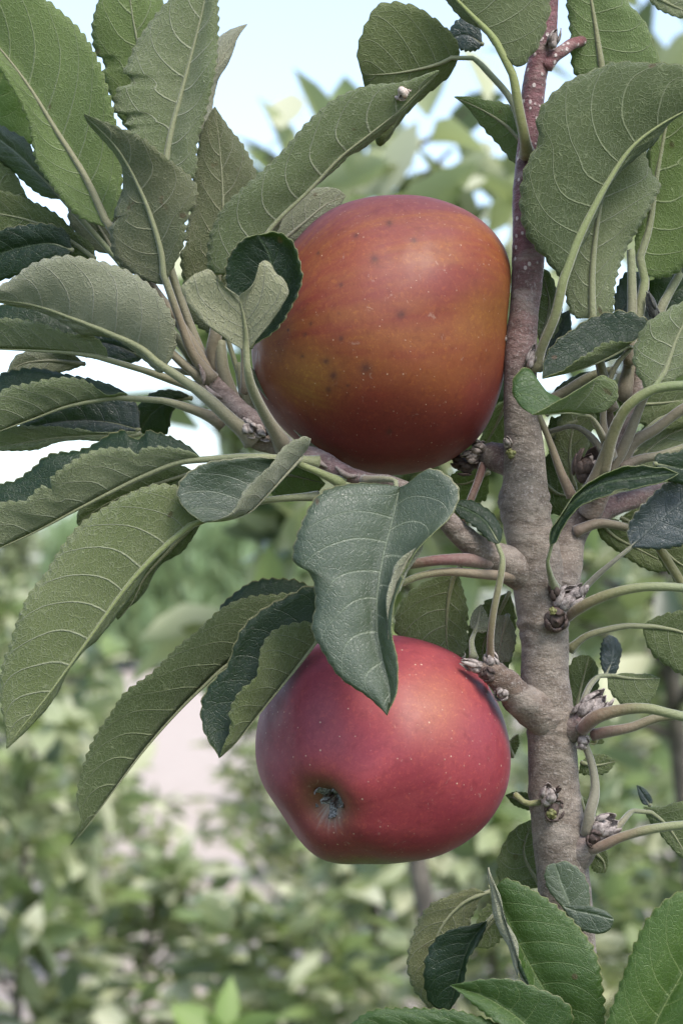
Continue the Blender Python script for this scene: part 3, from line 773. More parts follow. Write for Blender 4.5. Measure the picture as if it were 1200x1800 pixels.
# ------------------------------------------------------------------ centre
leaf([(702, 856), (690, 912), (672, 985), (662, 1060), (664, 1120), (678, 1180), (686, 1225), (680, 1258)], [(660, 850), (602, 851), (562, 868), (538, 905), (515, 985), (545, 1012), (552, 1060), (547, 1105), (568, 1145), (600, 1190), (645, 1222)], 'U',
     [(712, 852), (756, 824), (788, 838), (804, 862), (798, 888), (768, 932), (742, 962), (708, 1020), (688, 1070), (682, 1120), (692, 1180), (694, 1220)], (-30, -52), -4, -6, U=U_GREY, D=D_OLIVE, bA=-6, bB=2, nv=8, teeth=.6, mr=.9,
     pet=[(640, 845, -18), (668, 842, -24), (695, 846, -28)], pr=(1.4, 1.2),
     label="large grey-green leaf hanging over the lower apple")
leaf([(741, 955), (715, 985), (697, 1025), (685, 1075), (682, 1125)], [(742, 962), (722, 1000), (700, 1040), (690, 1085)], 'D', [(722, 972), (692, 995), (684, 1035), (680, 1085)], (-41, -50), 0, -1, D=D_PALE, nv=3, teeth=.2, mr=.3, label="pale rolled rim of the large hanging leaf")
leaf([(800, 1000), (788, 1050), (784, 1110), (788, 1165)], [(770, 1012), (715, 1045), (694, 1100), (720, 1150)], 'D', [(812, 1030), (822, 1090), (815, 1150)], (12, 16), 0, 1, D=D_STD, nv=6, mr=1.2, pet=[(880, 985, 4), (840, 985, 8), (812, 988, 10)], label="sage leaf behind the gap between lower apple and trunk")
leaf([(895, 1040), (870, 1090), (850, 1130), (845, 1180)], [(850, 1060), (822, 1110), (820, 1160)], 'D', [(905, 1090), (900, 1150), (880, 1190)], (20, 24), 0, 0, D=D_OLIVE, nv=6)
leaf([(835, 1110), (840, 1090), (845, 1062)], [(826, 1100), (832, 1075)], 'D', [(850, 1112), (858, 1090)], (4, 6), 0, 0, D=D_PALE, nv=4, pet=[(832, 1156, -10), (828, 1130, -4), (832, 1115, 2)], pr=(1.1, .9), pc=(C_SAGE, C_SAGE))
leaf([(892, 1080), (880, 1130), (876, 1165)], [(872, 1085), (868, 1130)], 'D', [(905, 1110), (895, 1160)], (10, 12), 0, 0, D=D_PALE, nv=4)
leaf([(877, 956), (850, 915), (820, 896), (792, 885)], [(882, 935), (866, 905), (838, 884), (812, 880)], 'U', [(862, 952), (836, 928), (805, 905)], (-18, -12), 2, -2, U=U_DARK, D=D_OLIVE, nv=6,
     pet=[(863, 1168, -12), (861, 1130, -16), (866, 1080, -19), (880, 1010, -20), (882, 978, -19)], pr=(1.4, 1.3), pc=((.30, .16, .12), (.28, .29, .14)), label="small dark leaf on a long stalk beside the trunk")
stem("leaf_stalk", [(905, 1012, -6), (850, 1010, -12), (790, 1005, -16), (740, 1012, -18), (700, 1028, -20)], [2.2, 1.6, 1.3, 1.2, 1.1], [(.30, .20, .17), (.30, .22, .15), (.30, .30, .15)])
stem("leaf_stalk", [(860, 988, -10), (812, 984, -15), (770, 985, -18), (720, 992, -18), (660, 1000, -16)], [2.4, 2.1, 1.7, 1.5, 1.3], [(.25, .15, .14), (.22, .07, .08), (.30, .28, .16)])
leaf([(870, 560), (850, 640), (845, 720)], [(865, 600), (850, 680)], 'D', [(890, 620), (885, 700)], (55, 55), 0, 0, D=D_GREEN, nv=5)
leaf([(895, 700), (865, 760), (835, 810)], [(868, 720), (840, 780)], 'D', [(900, 760), (880, 810)], (48, 50), 0, 0, D=D_GREEN, nv=6, label="green leaf behind the right flank of the upper apple")
leaf([(860, 830), (820, 850), (780, 850)], [(840, 815), (800, 830)], 'D', [(850, 880), (800, 880)], (40, 44), 0, 0, D=D_GREEN, nv=5)

# ------------------------------------------------------------------ top centre
leaf([(808, 92), (770, 112), (700, 128), (636, 132)], [(800, 68), (762, 32), (720, 8), (665, 8), (648, 32), (628, 92)], 'D', [(790, 130), (745, 170), (702, 214), (668, 256), (655, 232), (645, 180)], (4, 6), -4, 8, D=D_OLIVE, U=U_DARK, nv=6, mr=1.0,
     pet=[(926, 262, 0), (900, 180, 2), (860, 130, 4), (830, 102, 5)], pr=(1.4, 1.2), pc=(C_SAGE, (.26, .32, .18)), label="dark fan shaped leaf above the upper apple")
leaf([(848, 78), (820, 62), (785, 70)], [(842, 50), (815, 30), (794, 46)], 'U', [(838, 88), (812, 88)], (16, 18), 0, 0, U=U_SKY, nv=5, label="small dark blue leaf behind the top leaves")
leaf([(926, 262), (890, 222), (850, 195), (797, 170)], [(912, 215), (890, 184), (850, 176)], 'D', [(905, 288), (862, 238), (825, 196)], (10, 14), 0, 2, D=D_GREEN, nv=7, label="small pointed green leaf left of the red stem")
leaf([(886, 92), (862, 60), (832, 30), (795, -8), (750, -50)], [(872, 82), (840, 52), (806, 24), (775, -4)], 'D', [(906, 118), (938, 92), (955, 58), (966, 15), (962, -40), (880, -90)], (-12, -6), 3, -3, D=D_OLIVE, nv=6, mr=1.7, bB=-4,
     pet=[(926, 272, -4), (921, 240, -9), (911, 190, -11), (900, 130, -12)], pr=(2.1, 1.7), pc=((.20, .17, .06), (.29, .31, .09)), mc=(.30, .34, .10), label="olive leaf arching over the red stem at the top")
# ------------------------------------------------------------------ right side, back layer
leaf([(1058, 128), (1050, 75), (1038, 0), (1020, -80)], [(1012, 132), (1002, 60), (994, 0), (990, -60)], 'D', [(1162, 130), (1150, 82), (1135, 42), (1100, 0), (1060, -60)], (12, 10), 0, 0, D=D_GREEN, nv=7, mr=1.5, mc=(.33, .31, .17),
     pet=[(1045, 620, 14), (1075, 400, 18), (1066, 220, 16)], pr=(1.4, 1.5), label="pale green leaf at the top beside the red stem")
leaf([(1118, 470), (1140, 400), (1150, 330), (1168, 230), (1190, 120)], [(1116, 440), (1120, 360), (1135, 270), (1160, 170)], 'D', [(1150, 488), (1188, 480), (1230, 430), (1240, 300), (1220, 180)], (10, 10), 0, -2, D=D_GREEN, nv=7, mr=1.8,
     pet=[(1095, 700, 8), (1110, 620, 8), (1124, 540, 9), (1132, 490, 10)], pr=(2.4, 2.0), pc=(C_PINK, (.28, .30, .13)), label="bright green leaf filling the upper right edge")
leaf([(1040, 560), (1040, 480), (1048, 400), (1065, 320), (1100, 240), (1130, 190)], [(1008, 556), (985, 470), (975, 400), (1000, 300), (1060, 220)], 'D', [(1070, 552), (1078, 495), (1100, 440), (1148, 352), (1162, 324), (1146, 296), (1134, 250)], (2, 4), 1, 1, D=D_STD, nv=8, mr=1.6,
     pet=[(1075, 720, 4), (1055, 640, 3), (1042, 590, 2)], pr=(1.6, 1.6), pc=(C_PINK, (.28, .29, .13)), label="sage leaf behind the big dark leaf right of the trunk")
leaf([(1000, 448), (1030, 388), (1068, 318), (1110, 258), (1155, 222), (1230, 180)], [(985, 485), (958, 455), (926, 415), (914, 365), (922, 300), (948, 248), (945, 210), (972, 165), (1005, 138), (1042, 120), (1085, 107), (1140, 112), (1200, 122)], 'D',
     [(1012, 440), (1045, 380), (1080, 322), (1122, 268), (1165, 232)], (-14, -8), -3, 4, D=D_OLIVE, U=U_DARK, bA=-6, nv=8, mr=1.9, pet=[(941, 648, -5), (952, 610, -9), (975, 555, -13), (990, 490, -15)], pr=(1.8, 1.8), pc=((.30, .24, .16), (.29, .31, .12)), mc=(.30, .33, .13),
     label="big dark olive leaf right of the red stem")
leaf([(950, 600), (965, 540), (950, 470)], [(935, 580), (925, 520), (935, 480)], 'D', [(975, 590), (985, 540), (965, 480)], (12, 16), 0, 0, D=D_STD, nv=5)
leaf([(955, 640), (980, 590), (1000, 545)], [(955, 600), (975, 560)], 'U', [(985, 615), (1002, 575)], (14, 18), 0, 0, U=U_SKY, nv=5)
leaf([(1080, 560), (1110, 520), (1140, 480)], [(1080, 520), (1100, 480)], 'U', [(1120, 550), (1140, 520)], (20, 22), 0, 0, U=U_SKY, nv=5)
leaf([(1140, 560), (1180, 520), (1230, 480)], [(1140, 500), (1190, 470)], 'U', [(1180, 560), (1220, 530)], (22, 22), 0, 0, U=U_DARK, nv=5)
for pts in ([(1105, 640, 4), (1110, 540, 6), (1108, 440, 8)], [(1135, 620, 12), (1160, 545, 14), (1194, 480, 16)]):
    stem("leaf_stalk", pts, [2.0, 1.6, 1.4], [C_PINK, (.27, .29, .15)])
bud((1152, 560, 6), (-.35, 0, 1), 11, 2.0, TREE, D_PALE and STALK, 3, 31, open_=.0)
leaf([(1118, 596), (1078, 622), (1020, 648), (952, 666)], [(1108, 600), (1063, 603), (1040, 620), (1012, 632), (985, 652)], 'D', [(1138, 568), (1102, 548), (1066, 550), (1032, 562), (1006, 580), (980, 597), (958, 628)], (-6, -12), -4, 5, D=D_OLIVE, U=U_DARK, nv=8, mr=.7,
     pet=[(1062, 770, 2), (1060, 720, 0), (1078, 650, -3), (1110, 610, -5)], bB=4, label="very dark leaf with a serrated olive fold right of the trunk")
leaf([(1160, 672), (1172, 640), (1190, 590), (1225, 530)], [(1138, 682), (1118, 652), (1112, 618), (1130, 576), (1168, 546), (1205, 528)], 'D', [(1185, 668), (1210, 640), (1235, 590)], (-14, -10), -2, -2, D=D_STD, nv=5, mr=1.2, bA=-5,
     pet=[(1040, 862, 0), (1062, 800, -6), (1085, 740, -12), (1110, 708, -14), (1145, 688, -15)], pr=(2.4, 1.6), pc=((.30, .20, .15), (.22, .27, .10)), label="rounded sage leaf at the right edge on an arching stalk")
stem("leaf_stalk", [(1060, 830, -4), (1078, 760, -10), (1105, 712, -14), (1150, 684, -15), (1230, 676, -16)], [2.0, 1.9, 1.7, 1.6, 1.5], [(.30, .22, .15), (.26, .26, .10), (.22, .28, .12)])
leaf([(1030, 727), (1000, 724), (965, 727), (935, 729)], [(1062, 722), (1084, 700), (1084, 678), (1062, 662), (1028, 676), (990, 698), (958, 718)], 'D', [(1010, 712), (980, 700), (950, 680), (934, 650), (918, 648), (902, 668), (901, 692), (914, 714)], (-22, -28), -4, 4, D=D_STD, U=U_GREEN, nv=5, teeth=.6, mr=.6,
     pet=[(1070, 800, 0), (1062, 776, -6), (1048, 748, -14), (1036, 732, -20)], pr=(2.0, 1.5), pc=((.29, .21, .15), (.28, .25, .13)), label="small boat-shaped curled leaf crossing in front of the trunk")
# dark filling leaves at the back right
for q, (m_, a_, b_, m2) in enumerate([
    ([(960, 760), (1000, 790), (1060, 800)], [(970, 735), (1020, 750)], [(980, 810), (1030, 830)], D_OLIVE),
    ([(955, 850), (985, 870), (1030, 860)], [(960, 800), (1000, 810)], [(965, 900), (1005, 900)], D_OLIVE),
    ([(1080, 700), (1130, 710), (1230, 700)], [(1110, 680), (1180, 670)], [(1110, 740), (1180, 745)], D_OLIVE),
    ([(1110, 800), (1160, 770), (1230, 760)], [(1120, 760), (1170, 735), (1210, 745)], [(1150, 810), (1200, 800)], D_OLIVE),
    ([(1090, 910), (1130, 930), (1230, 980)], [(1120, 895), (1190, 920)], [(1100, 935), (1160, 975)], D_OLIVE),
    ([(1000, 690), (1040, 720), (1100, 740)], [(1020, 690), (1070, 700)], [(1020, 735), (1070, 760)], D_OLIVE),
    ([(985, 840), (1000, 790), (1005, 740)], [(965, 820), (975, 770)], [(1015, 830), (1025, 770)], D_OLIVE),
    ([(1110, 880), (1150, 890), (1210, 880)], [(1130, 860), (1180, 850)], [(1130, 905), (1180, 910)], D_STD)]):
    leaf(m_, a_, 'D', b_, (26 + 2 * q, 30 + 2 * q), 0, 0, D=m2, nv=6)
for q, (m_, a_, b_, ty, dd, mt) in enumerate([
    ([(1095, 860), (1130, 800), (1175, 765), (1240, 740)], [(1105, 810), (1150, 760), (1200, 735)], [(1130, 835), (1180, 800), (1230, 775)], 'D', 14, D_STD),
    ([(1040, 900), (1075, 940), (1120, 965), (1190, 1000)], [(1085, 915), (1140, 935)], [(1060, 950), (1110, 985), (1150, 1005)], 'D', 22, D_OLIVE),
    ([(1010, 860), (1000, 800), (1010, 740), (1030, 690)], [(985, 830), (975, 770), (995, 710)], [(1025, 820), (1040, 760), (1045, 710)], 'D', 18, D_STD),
    ([(1055, 640), (1085, 600), (1120, 570), (1150, 530)], [(1060, 600), (1100, 550)], [(1100, 620), (1145, 580)], 'U', 16, U_SKY),
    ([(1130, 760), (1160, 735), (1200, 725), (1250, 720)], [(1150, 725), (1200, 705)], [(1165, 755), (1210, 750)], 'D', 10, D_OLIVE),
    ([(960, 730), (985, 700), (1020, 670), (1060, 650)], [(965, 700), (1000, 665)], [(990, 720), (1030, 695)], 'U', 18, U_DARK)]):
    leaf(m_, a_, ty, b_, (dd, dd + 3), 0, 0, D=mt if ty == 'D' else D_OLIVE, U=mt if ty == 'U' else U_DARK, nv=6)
PK = (.30, .22, .18)
stem("shoot", [(1035, 905, 8), (1060, 850, 4), (1085, 800, 4), (1105, 740, 6), (1118, 690, 8), (1120, 640, 8)], [3.77, 3.44, 3.12, 2.62, 2.13, 1.64], [PK, PK, (.27, .21, .17)], BARK, rough=.6)
stem("leaf_stalk", [(1070, 830, 2), (1098, 780, 0), (1122, 720, 0), (1140, 680, 0)], [2.13, 1.80, 1.48, 1.15], [PK, (.28, .23, .14)])
stem("leaf_stalk", [(1085, 825, 4), (1110, 780, 2), (1150, 755, 0), (1195, 722, -2), (1260, 690, -4)], [2.46, 2.13, 1.80, 1.64, 1.48], [PK, (.30, .24, .18)])
stem("leaf_stalk", [(1090, 822, 2), (1120, 808, 2), (1160, 800, 2), (1230, 775, 4)], [1.97, 1.56, 1.39, 1.15], [(.34, .22, .2), (.30, .28, .17)])
stem("leaf_stalk", [(1004, 872, 4), (985, 830, 2), (965, 775, 0), (945, 728, -2)], [1.97, 1.39, 1.15, 0.98], [(.33, .20, .17), (.26, .22, .14)])
stem("leaf_stalk", [(1060, 800, 8), (1040, 770, 10), (1010, 750, 12), (960, 760, 14)], [1.48, 1.15, 0.90, 0.82], [(.26, .22, .18)] * 2)
stem("leaf_stalk", [(1075, 790, 10), (1072, 740, 8), (1062, 690, 6), (1050, 640, 6)], [1.56, 1.31, 1.15, 0.98], [(.27, .18, .16)] * 2)
stem("leaf_stalk", [(960, 772, 20), (1000, 745, 20), (1040, 735, 22)], [0.90, 0.90, 0.90], [(.26, .26, .14)] * 2)
stem("leaf_stalk", [(955, 710, 14), (990, 690, 14), (1040, 660, 14), (1080, 650, 14)], [1.97, 1.64, 1.48, 1.31], [(.26, .2, .16), (.26, .26, .16)])
# glossy leaf
leaf([(966, 958), (984, 916), (1012, 878), (1060, 850), (1120, 840), (1192, 832)], [(966, 935), (984, 902), (1016, 864), (1058, 831), (1108, 817), (1158, 819)], 'U', [(975, 955), (990, 922), (1016, 892), (1062, 872), (1115, 860), (1160, 850)], (-20, -26), -1, -3, U=U_GREEN and U_DARK, D=D_STD, nv=8, teeth=.35, wave=.5, bA=2, bB=2,
     pet=[(974, 1035, -8), (966, 1010, -14), (962, 985, -18)], pr=(1.5, 1.2), pc=(C_SAGE, (.24, .28, .12)), mr=.6, label="glossy narrow leaf arching right from the trunk")
leaf([(1108, 962), (1150, 922), (1200, 880), (1260, 830)], [(1103, 935), (1112, 905), (1135, 878), (1165, 855), (1200, 830)], 'U', [(1135, 964), (1172, 964), (1225, 945), (1260, 900)], (-10, -6), 0, -2, U=U_SKY, D=D_PALE, nv=6, mr=.8, bA=3,
     pet=[(1005, 1060, -6), (1040, 1020, -8), (1080, 985, -10)], pr=(1.3, 1.2), pc=((.27, .23, .21), (.30, .26, .22)), label="dark bluish leaf at the right edge on a grey stalk")
leaf([(1150, 815), (1180, 820), (1230, 830)], [(1152, 800), (1185, 796), (1210, 790)], 'U', [(1165, 840), (1200, 850)], (-14, -12), 0, 0, U=U_DARK, nv=4)
stem("leaf_stalk", [(1010, 935, 4), (1050, 920, 4), (1090, 925, 4), (1120, 935, 4), (1150, 948, 4)], [2.0, 1.6, 1.4, 1.3, 1.2], [(.27, .17, .15), (.27, .26, .17)])
stem("leaf_stalk", [(1150, 950, 8), (1175, 990, 8), (1200, 1030, 8), (1230, 1080, 8)], [1.5, 1.5, 1.4, 1.3], [(.27, .24, .10)] * 2)
leaf([(1150, 950), (1185, 985), (1230, 1010)], [(1180, 950), (1220, 970)], 'D', [(1160, 985), (1200, 1030)], (12, 12), 0, 0, D=D_OLIVE, nv=4)
# stalks leaving the right frame
stem("leaf_stalk", [(992, 1086, -6), (1015, 1070, -12), (1060, 1048, -16), (1120, 1033, -18), (1180, 1032, -18), (1260, 1040, -16)], [2.0, 1.9, 1.6, 1.5, 1.4, 1.4], [(.24, .10, .09), (.25, .20, .09), (.27, .29, .14), (.30, .32, .20)])
leaf([(1128, 1100), (1160, 1103), (1200, 1112), (1260, 1140)], [(1142, 1090), (1165, 1080), (1200, 1075), (1240, 1090)], 'D', [(1132, 1120), (1145, 1148), (1172, 1170), (1215, 1190)], (2, 4), 0, -1, D=D_OLIVE, nv=5, mr=1.1,
     pet=[(1000, 1142, 4), (1030, 1118, 2), (1070, 1106, 2), (1105, 1100, 2)], pr=(1.3, 1.2), pc=((.26, .23, .12), (.28, .27, .17)), label="dark leaf at the right edge on a thin arching stalk")
stem("leaf_stalk", [(1022, 1282, -8), (1045, 1262, -12), (1090, 1248, -14), (1135, 1245, -16), (1180, 1255, -16), (1260, 1275, -14)], [2.4, 2.3, 1.9, 1.6, 1.5, 1.4], [(.24, .10, .10), (.24, .15, .09), (.27, .28, .13), (.28, .3, .18)])
stem("leaf_stalk", [(1040, 1292, -4), (1070, 1286, -6), (1110, 1278, -6), (1155, 1262, -6), (1230, 1255, -6)], [2.0, 1.8, 1.5, 1.4, 1.3], [(.27, .12, .13), (.28, .27, .16)])
leaf([(1005, 1278), (1015, 1230), (1025, 1190), (1035, 1152)], [(998, 1240), (998, 1180), (1012, 1155)], 'D', [(1030, 1250), (1052, 1200), (1048, 1168)], (14, 16), 0, 0, D=D_OLIVE, nv=6)
leaf([(1064, 1188), (1074, 1160), (1076, 1135), (1070, 1116)], [(1056, 1170), (1055, 1140), (1060, 1124)], 'U', [(1080, 1182), (1091, 1148), (1082, 1122)], (6, 8), 0, 2, U=U_SKY, D=D_PALE, nv=5, label="small grey-blue leaf standing upright right of the trunk")
leaf([(1066, 1186), (1100, 1192), (1135, 1194), (1160, 1192)], [(1100, 1185), (1140, 1186)], 'D', [(1070, 1212), (1092, 1236), (1122, 1244), (1146, 1228)], (4, 6), 1, -2, D=D_OLIVE, nv=5, mr=.9,
     pet=[(1018, 1275, -6), (1022, 1240, -4), (1036, 1205, 0), (1054, 1188, 3)], pr=(1.2, 1.1), pc=((.3, .22, .2), (.30, .30, .20)), label="small dark leaf on a hooked stalk right of the trunk")
leaf([(1020, 1340), (1045, 1345), (1082, 1338)], [(1035, 1328), (1065, 1328)], 'D', [(1018, 1358), (1040, 1362), (1065, 1358)], (10, 12), 0, 0, D=D_OLIVE, nv=4)
leaf([(1048, 1298), (1044, 1308), (1035, 1306)], [(1050, 1290), (1060, 1306)], 'D', [(1040, 1290), (1040, 1300)], (12, 12), 0, 0, D=D_OLIVE, nv=3)
stem("leaf_stalk", [(1028, 1310, -6), (1040, 1345, -6), (1045, 1390, -7), (1036, 1430, -8), (1032, 1465, -6)], [1.1, 1.3, 1.5, 1.8, 2.6], [(.30, .26, .2), (.31, .27, .22), (.33, .26, .22)])
leaf([(1018, 1400), (1030, 1440), (1035, 1490)], [(1010, 1430), (1015, 1470)], 'D', [(1040, 1410), (1048, 1450)], (14, 16), 0, 0, D=D_OLIVE, nv=5)
leaf([(1040, 1495), (1060, 1515), (1062, 1535)], [(1035, 1510), (1045, 1532)], 'D', [(1062, 1492), (1068, 1520)], (14, 14), 0, 0, D=D_OLIVE, nv=4)
leaf([(1130, 1418), (1170, 1450), (1215, 1520)], [(1142, 1445), (1170, 1476), (1200, 1510)], 'D', [(1160, 1418), (1200, 1410), (1240, 1440)], (4, 4), 0, 0, D=D_OLIVE, nv=5, pet=[(1065, 1478, -6), (1092, 1445, -4), (1112, 1425, 2)], pr=(1.4, 1.1), pc=(C_PINK, C_SAGE), label="olive leaf at the lower right edge")
leaf([(1142, 1416), (1130, 1398), (1118, 1380)], [(1128, 1412), (1121, 1395)], 'U', [(1146, 1408), (1134, 1388)], (6, 6), 0, 0, U=U_SKY, nv=4, teeth=.2)
stem("leaf_stalk", [(1030, 1492, -6), (1050, 1490, -9), (1090, 1472, -12), (1140, 1458, -14), (1200, 1450, -14), (1260, 1448, -14)], [2.2, 1.8, 1.6, 1.5, 1.4, 1.4], [(.31, .22, .2), (.32, .18, .14), (.30, .31, .16), (.30, .32, .18)])
leaf([(950, 1412), (920, 1408), (888, 1398)], [(930, 1396), (905, 1392)], 'D', [(935, 1424), (905, 1416)], (16, 16), 0, 0, D=D_OLIVE, nv=4)
stem("leaf_stalk", [(950, 1410, -6), (925, 1412, -6), (904, 1396, -5)], [1.0, 1.0, 1.0], [(.30, .28, .12)] * 2)
leaf([(900, 1330), (895, 1305), (910, 1290)], [(905, 1325), (912, 1305)], 'D', [(896, 1325), (898, 1300)], (24, 24), 0, 0, D=D_OLIVE, nv=3)
# ------------------------------------------------------------------ bottom
leaf([(950, 1560), (920, 1500), (935, 1440)], [(882, 1560), (875, 1510), (900, 1460)], 'D', [(965, 1530), (960, 1470)], (14, 16), 0, 0, D=D_STD, nv=6, label="leaf behind the lowest part of the trunk")
leaf([(880, 1600), (850, 1640), (835, 1665)], [(858, 1590), (835, 1630)], 'D', [(885, 1640), (862, 1665)], (12, 12), 0, 0, D=D_STD, nv=4)
leaf([(852, 1568), (812, 1588), (775, 1630), (755, 1690), (752, 1772)], [(832, 1560), (785, 1578), (747, 1600), (725, 1642), (716, 1692), (728, 1742)], 'D', [(835, 1592), (820, 1640), (800, 1700), (775, 1750)], (-4, -2), 0, 2, D=D_SPOT, nv=7, mr=.8,
     pet=[(905, 1570, 2), (878, 1560, -2)], label="olive leaf with a reddish margin below the lower apple")
leaf([(856, 1618), (828, 1655), (808, 1710), (790, 1776)], [(832, 1625), (792, 1634), (764, 1652), (748, 1686), (746, 1732), (758, 1766)], 'U', [(852, 1635), (838, 1662), (822, 1690), (812, 1740)], (-14, -12), -1, -3, U=U_DARK, D=D_STD, nv=7, mr=.7,
     pet=[(885, 1600, -8), (870, 1606, -12)], label="dark narrow leaf curving down beside the large bottom leaf")
leaf([(870, 1560), (885, 1600), (912, 1660), (946, 1722), (1000, 1810), (1030, 1860)], [(858, 1540), (868, 1590), (890, 1660), (915, 1722), (950, 1790), (1000, 1850)], 'U', [(885, 1545), (930, 1562), (975, 1592), (1015, 1628), (1044, 1672), (1057, 1735), (1060, 1800)], (-20, -26), -5, -4, U=U_GREEN, D=D_PALE, bA=3, bB=-3, nv=8, mr=.8,
     label="large green leaf at the bottom in front of the trunk foot")
leaf([(858, 1525), (872, 1570), (890, 1630), (912, 1690), (932, 1740)], [(880, 1585), (898, 1650), (918, 1710)], 'D', [(856, 1545), (868, 1600), (888, 1660), (910, 1715)], (-27, -28), -1, 1, D=D_PALE, nv=3, mr=.3, teeth=.3, label="upturned pale rim of the large bottom leaf")
leaf([(1018, 1638), (1002, 1610), (1000, 1590), (985, 1550), (975, 1518)], [(985, 1590), (962, 1562), (957, 1535), (964, 1520)], 'U', [(1040, 1632), (1036, 1600), (1034, 1558), (1018, 1530), (992, 1514)], (-22, -20), 0, 0, U=U_SKY and U_GREY, nv=5, teeth=.5, mr=.4, label="small blue-grey leaf in front of the trunk foot")
leaf([(988, 1592), (1010, 1600), (1040, 1606), (1078, 1616)], [(1000, 1618), (1025, 1636), (1055, 1640), (1072, 1632)], 'U', [(1010, 1590), (1040, 1594), (1065, 1602)], (-23, -26), 0, 0, U=U_GREY, nv=4, teeth=.15, mr=.3)
leaf([(790, 1732), (850, 1752), (910, 1790), (960, 1840)][::-1], [(1000, 1810), (1004, 1776), (985, 1755), (945, 1738), (900, 1722), (850, 1722), (812, 1728)], 'U', [(940, 1850), (890, 1810), (838, 1770), (808, 1745)], (-34, -34), -2, -4, U=U_GREEN, D=D_PALE, nv=7, label="pointed leaf along the bottom edge with a serrated margin")
leaf([(900, 1830), (820, 1815), (720, 1810), (600, 1815)], [(880, 1802), (820, 1782), (760, 1774), (700, 1772), (650, 1778), (622, 1794)], 'U', [(800, 1840), (700, 1840)], (-36, -36), 0, 0, U=U_GREEN, D=D_PALE, nv=7, label="flat serrated leaf cut by the bottom edge")
leaf([(1120, 1870), (1155, 1790), (1200, 1708), (1260, 1600)], [(1060, 1850), (1066, 1800), (1086, 1738), (1110, 1672), (1140, 1612), (1185, 1572), (1230, 1560)], 'U', [(1180, 1850), (1210, 1780), (1250, 1700)], (-38, -34), -2, -6, U=U_GLOW, D=D_GREEN, nv=8, mr=.8, bA=-4, label="bright green serrated leaf in the lower right corner")
leaf([(1130, -20), (1170, 5), (1230, 30)], [(1160, -25), (1210, -10)], 'D', [(1150, 12), (1190, 30), (1215, 36)], (-60, -60), 0, 0, D=D_STD, nv=4)

# ------------------------------------------------------------------ apples
def apple_mat(name, lent, lscale, rough, bloom):
    t = NT(name)
    tc = t.n("TexCoord").outputs["Object"]
    col = t.n("Attribute", attribute_name="pigment").outputs["Color"]
    vt = t.n("TexVoronoi"); t.set(vt.inputs[0], tc); vt.inputs["Scale"].default_value = lscale
    sp = t.n("SeparateColor"); t.set(sp.inputs[0], vt.outputs[1])
    rad = t.math('MULTIPLY', sp.outputs[1], .10)
    dots = t.math('MULTIPLY', t.ramp(vt.outputs[0], .05, t.math('ADD', rad, .12), 1, 0), t.math('GREATER_THAN', sp.outputs[0], .42))
    big = t.n("TexVoronoi"); t.set(big.inputs[0], tc); big.inputs["Scale"].default_value = 68
    sb = t.n("SeparateColor"); t.set(sb.inputs[0], big.outputs[1])
    spot = t.math('MULTIPLY', t.ramp(big.outputs[0], .02, t.math('ADD', t.math('MULTIPLY', sb.outputs[2], .07), .05), 1, 0), t.math('GREATER_THAN', sb.outputs[0], .72))
    f = t.noise(tc, 1400, 3, .6)
    c = t.mix(t.ramp(f, .35, .7, 0, .25), col, t.mix(1, col, (1.5, 1.7, 1.5), 'MULTIPLY'))
    c = t.mix(t.ramp(t.noise(tc, 620, 6, .75, .8), .52, .64, 0, .36), c, t.mix(1, col, (1.8, 2.5, 1.4), 'MULTIPLY'))
    c = t.mix(t.ramp(t.noise(tc, 240, 5, .7, .4), .50, .70, 0, .35), c, t.mix(1, col, (.55, .38, .42), 'MULTIPLY'))
    sc = t.ramp(t.noise(tc, 150, 6, .75, 1.5), .63, .67, 0, .22)
    c = t.mix(sc, c, (.48, .38, .30))
    c = t.mix(t.math('MULTIPLY', spot, .75 if lent < .6 else .0), c, (.06, .015, .015))
    c = t.mix(t.math('MULTIPLY', dots, t.math('MULTIPLY', t.math('POWER', sp.outputs[2], 1.5), lent * 1.35)), c, (.56, .42, .30))
    h = t.math('ADD', t.math('MULTIPLY', t.noise(tc, 260, 3), .5), t.math('MULTIPLY', dots, .4))
    nrm = t.bump(h, .30, .0005)
    nrm = t.bump(t.noise(tc, 3000, 2), .10, .0002, nrm)
    p = t.princ(Base_Color=c, Roughness=t.math('ADD', rough, t.ramp(t.noise(tc, 45, 5, .65), .35, .7, -.07, .10)), Normal=nrm)
    p.inputs["Sheen Weight"].default_value = bloom
    p.inputs["Sheen Roughness"].default_value = .35
    p.inputs["Sheen Tint"].default_value = (.80, .82, 1, 1)
    p.inputs["Subsurface Weight"].default_value = .12
    p.inputs["Subsurface Radius"].default_value = (.004, .0015, .001)
    p.inputs["Subsurface Scale"].default_value = 1.0
    p.inputs["Specular IOR Level"].default_value = .42
    return t.finish(p.outputs[0])

def fbm(p, o=4):
    s = 0; a = .5
    for k in range(o):
        s += a * mnoise.noise(p * (2 ** k)); a *= .5
    return s

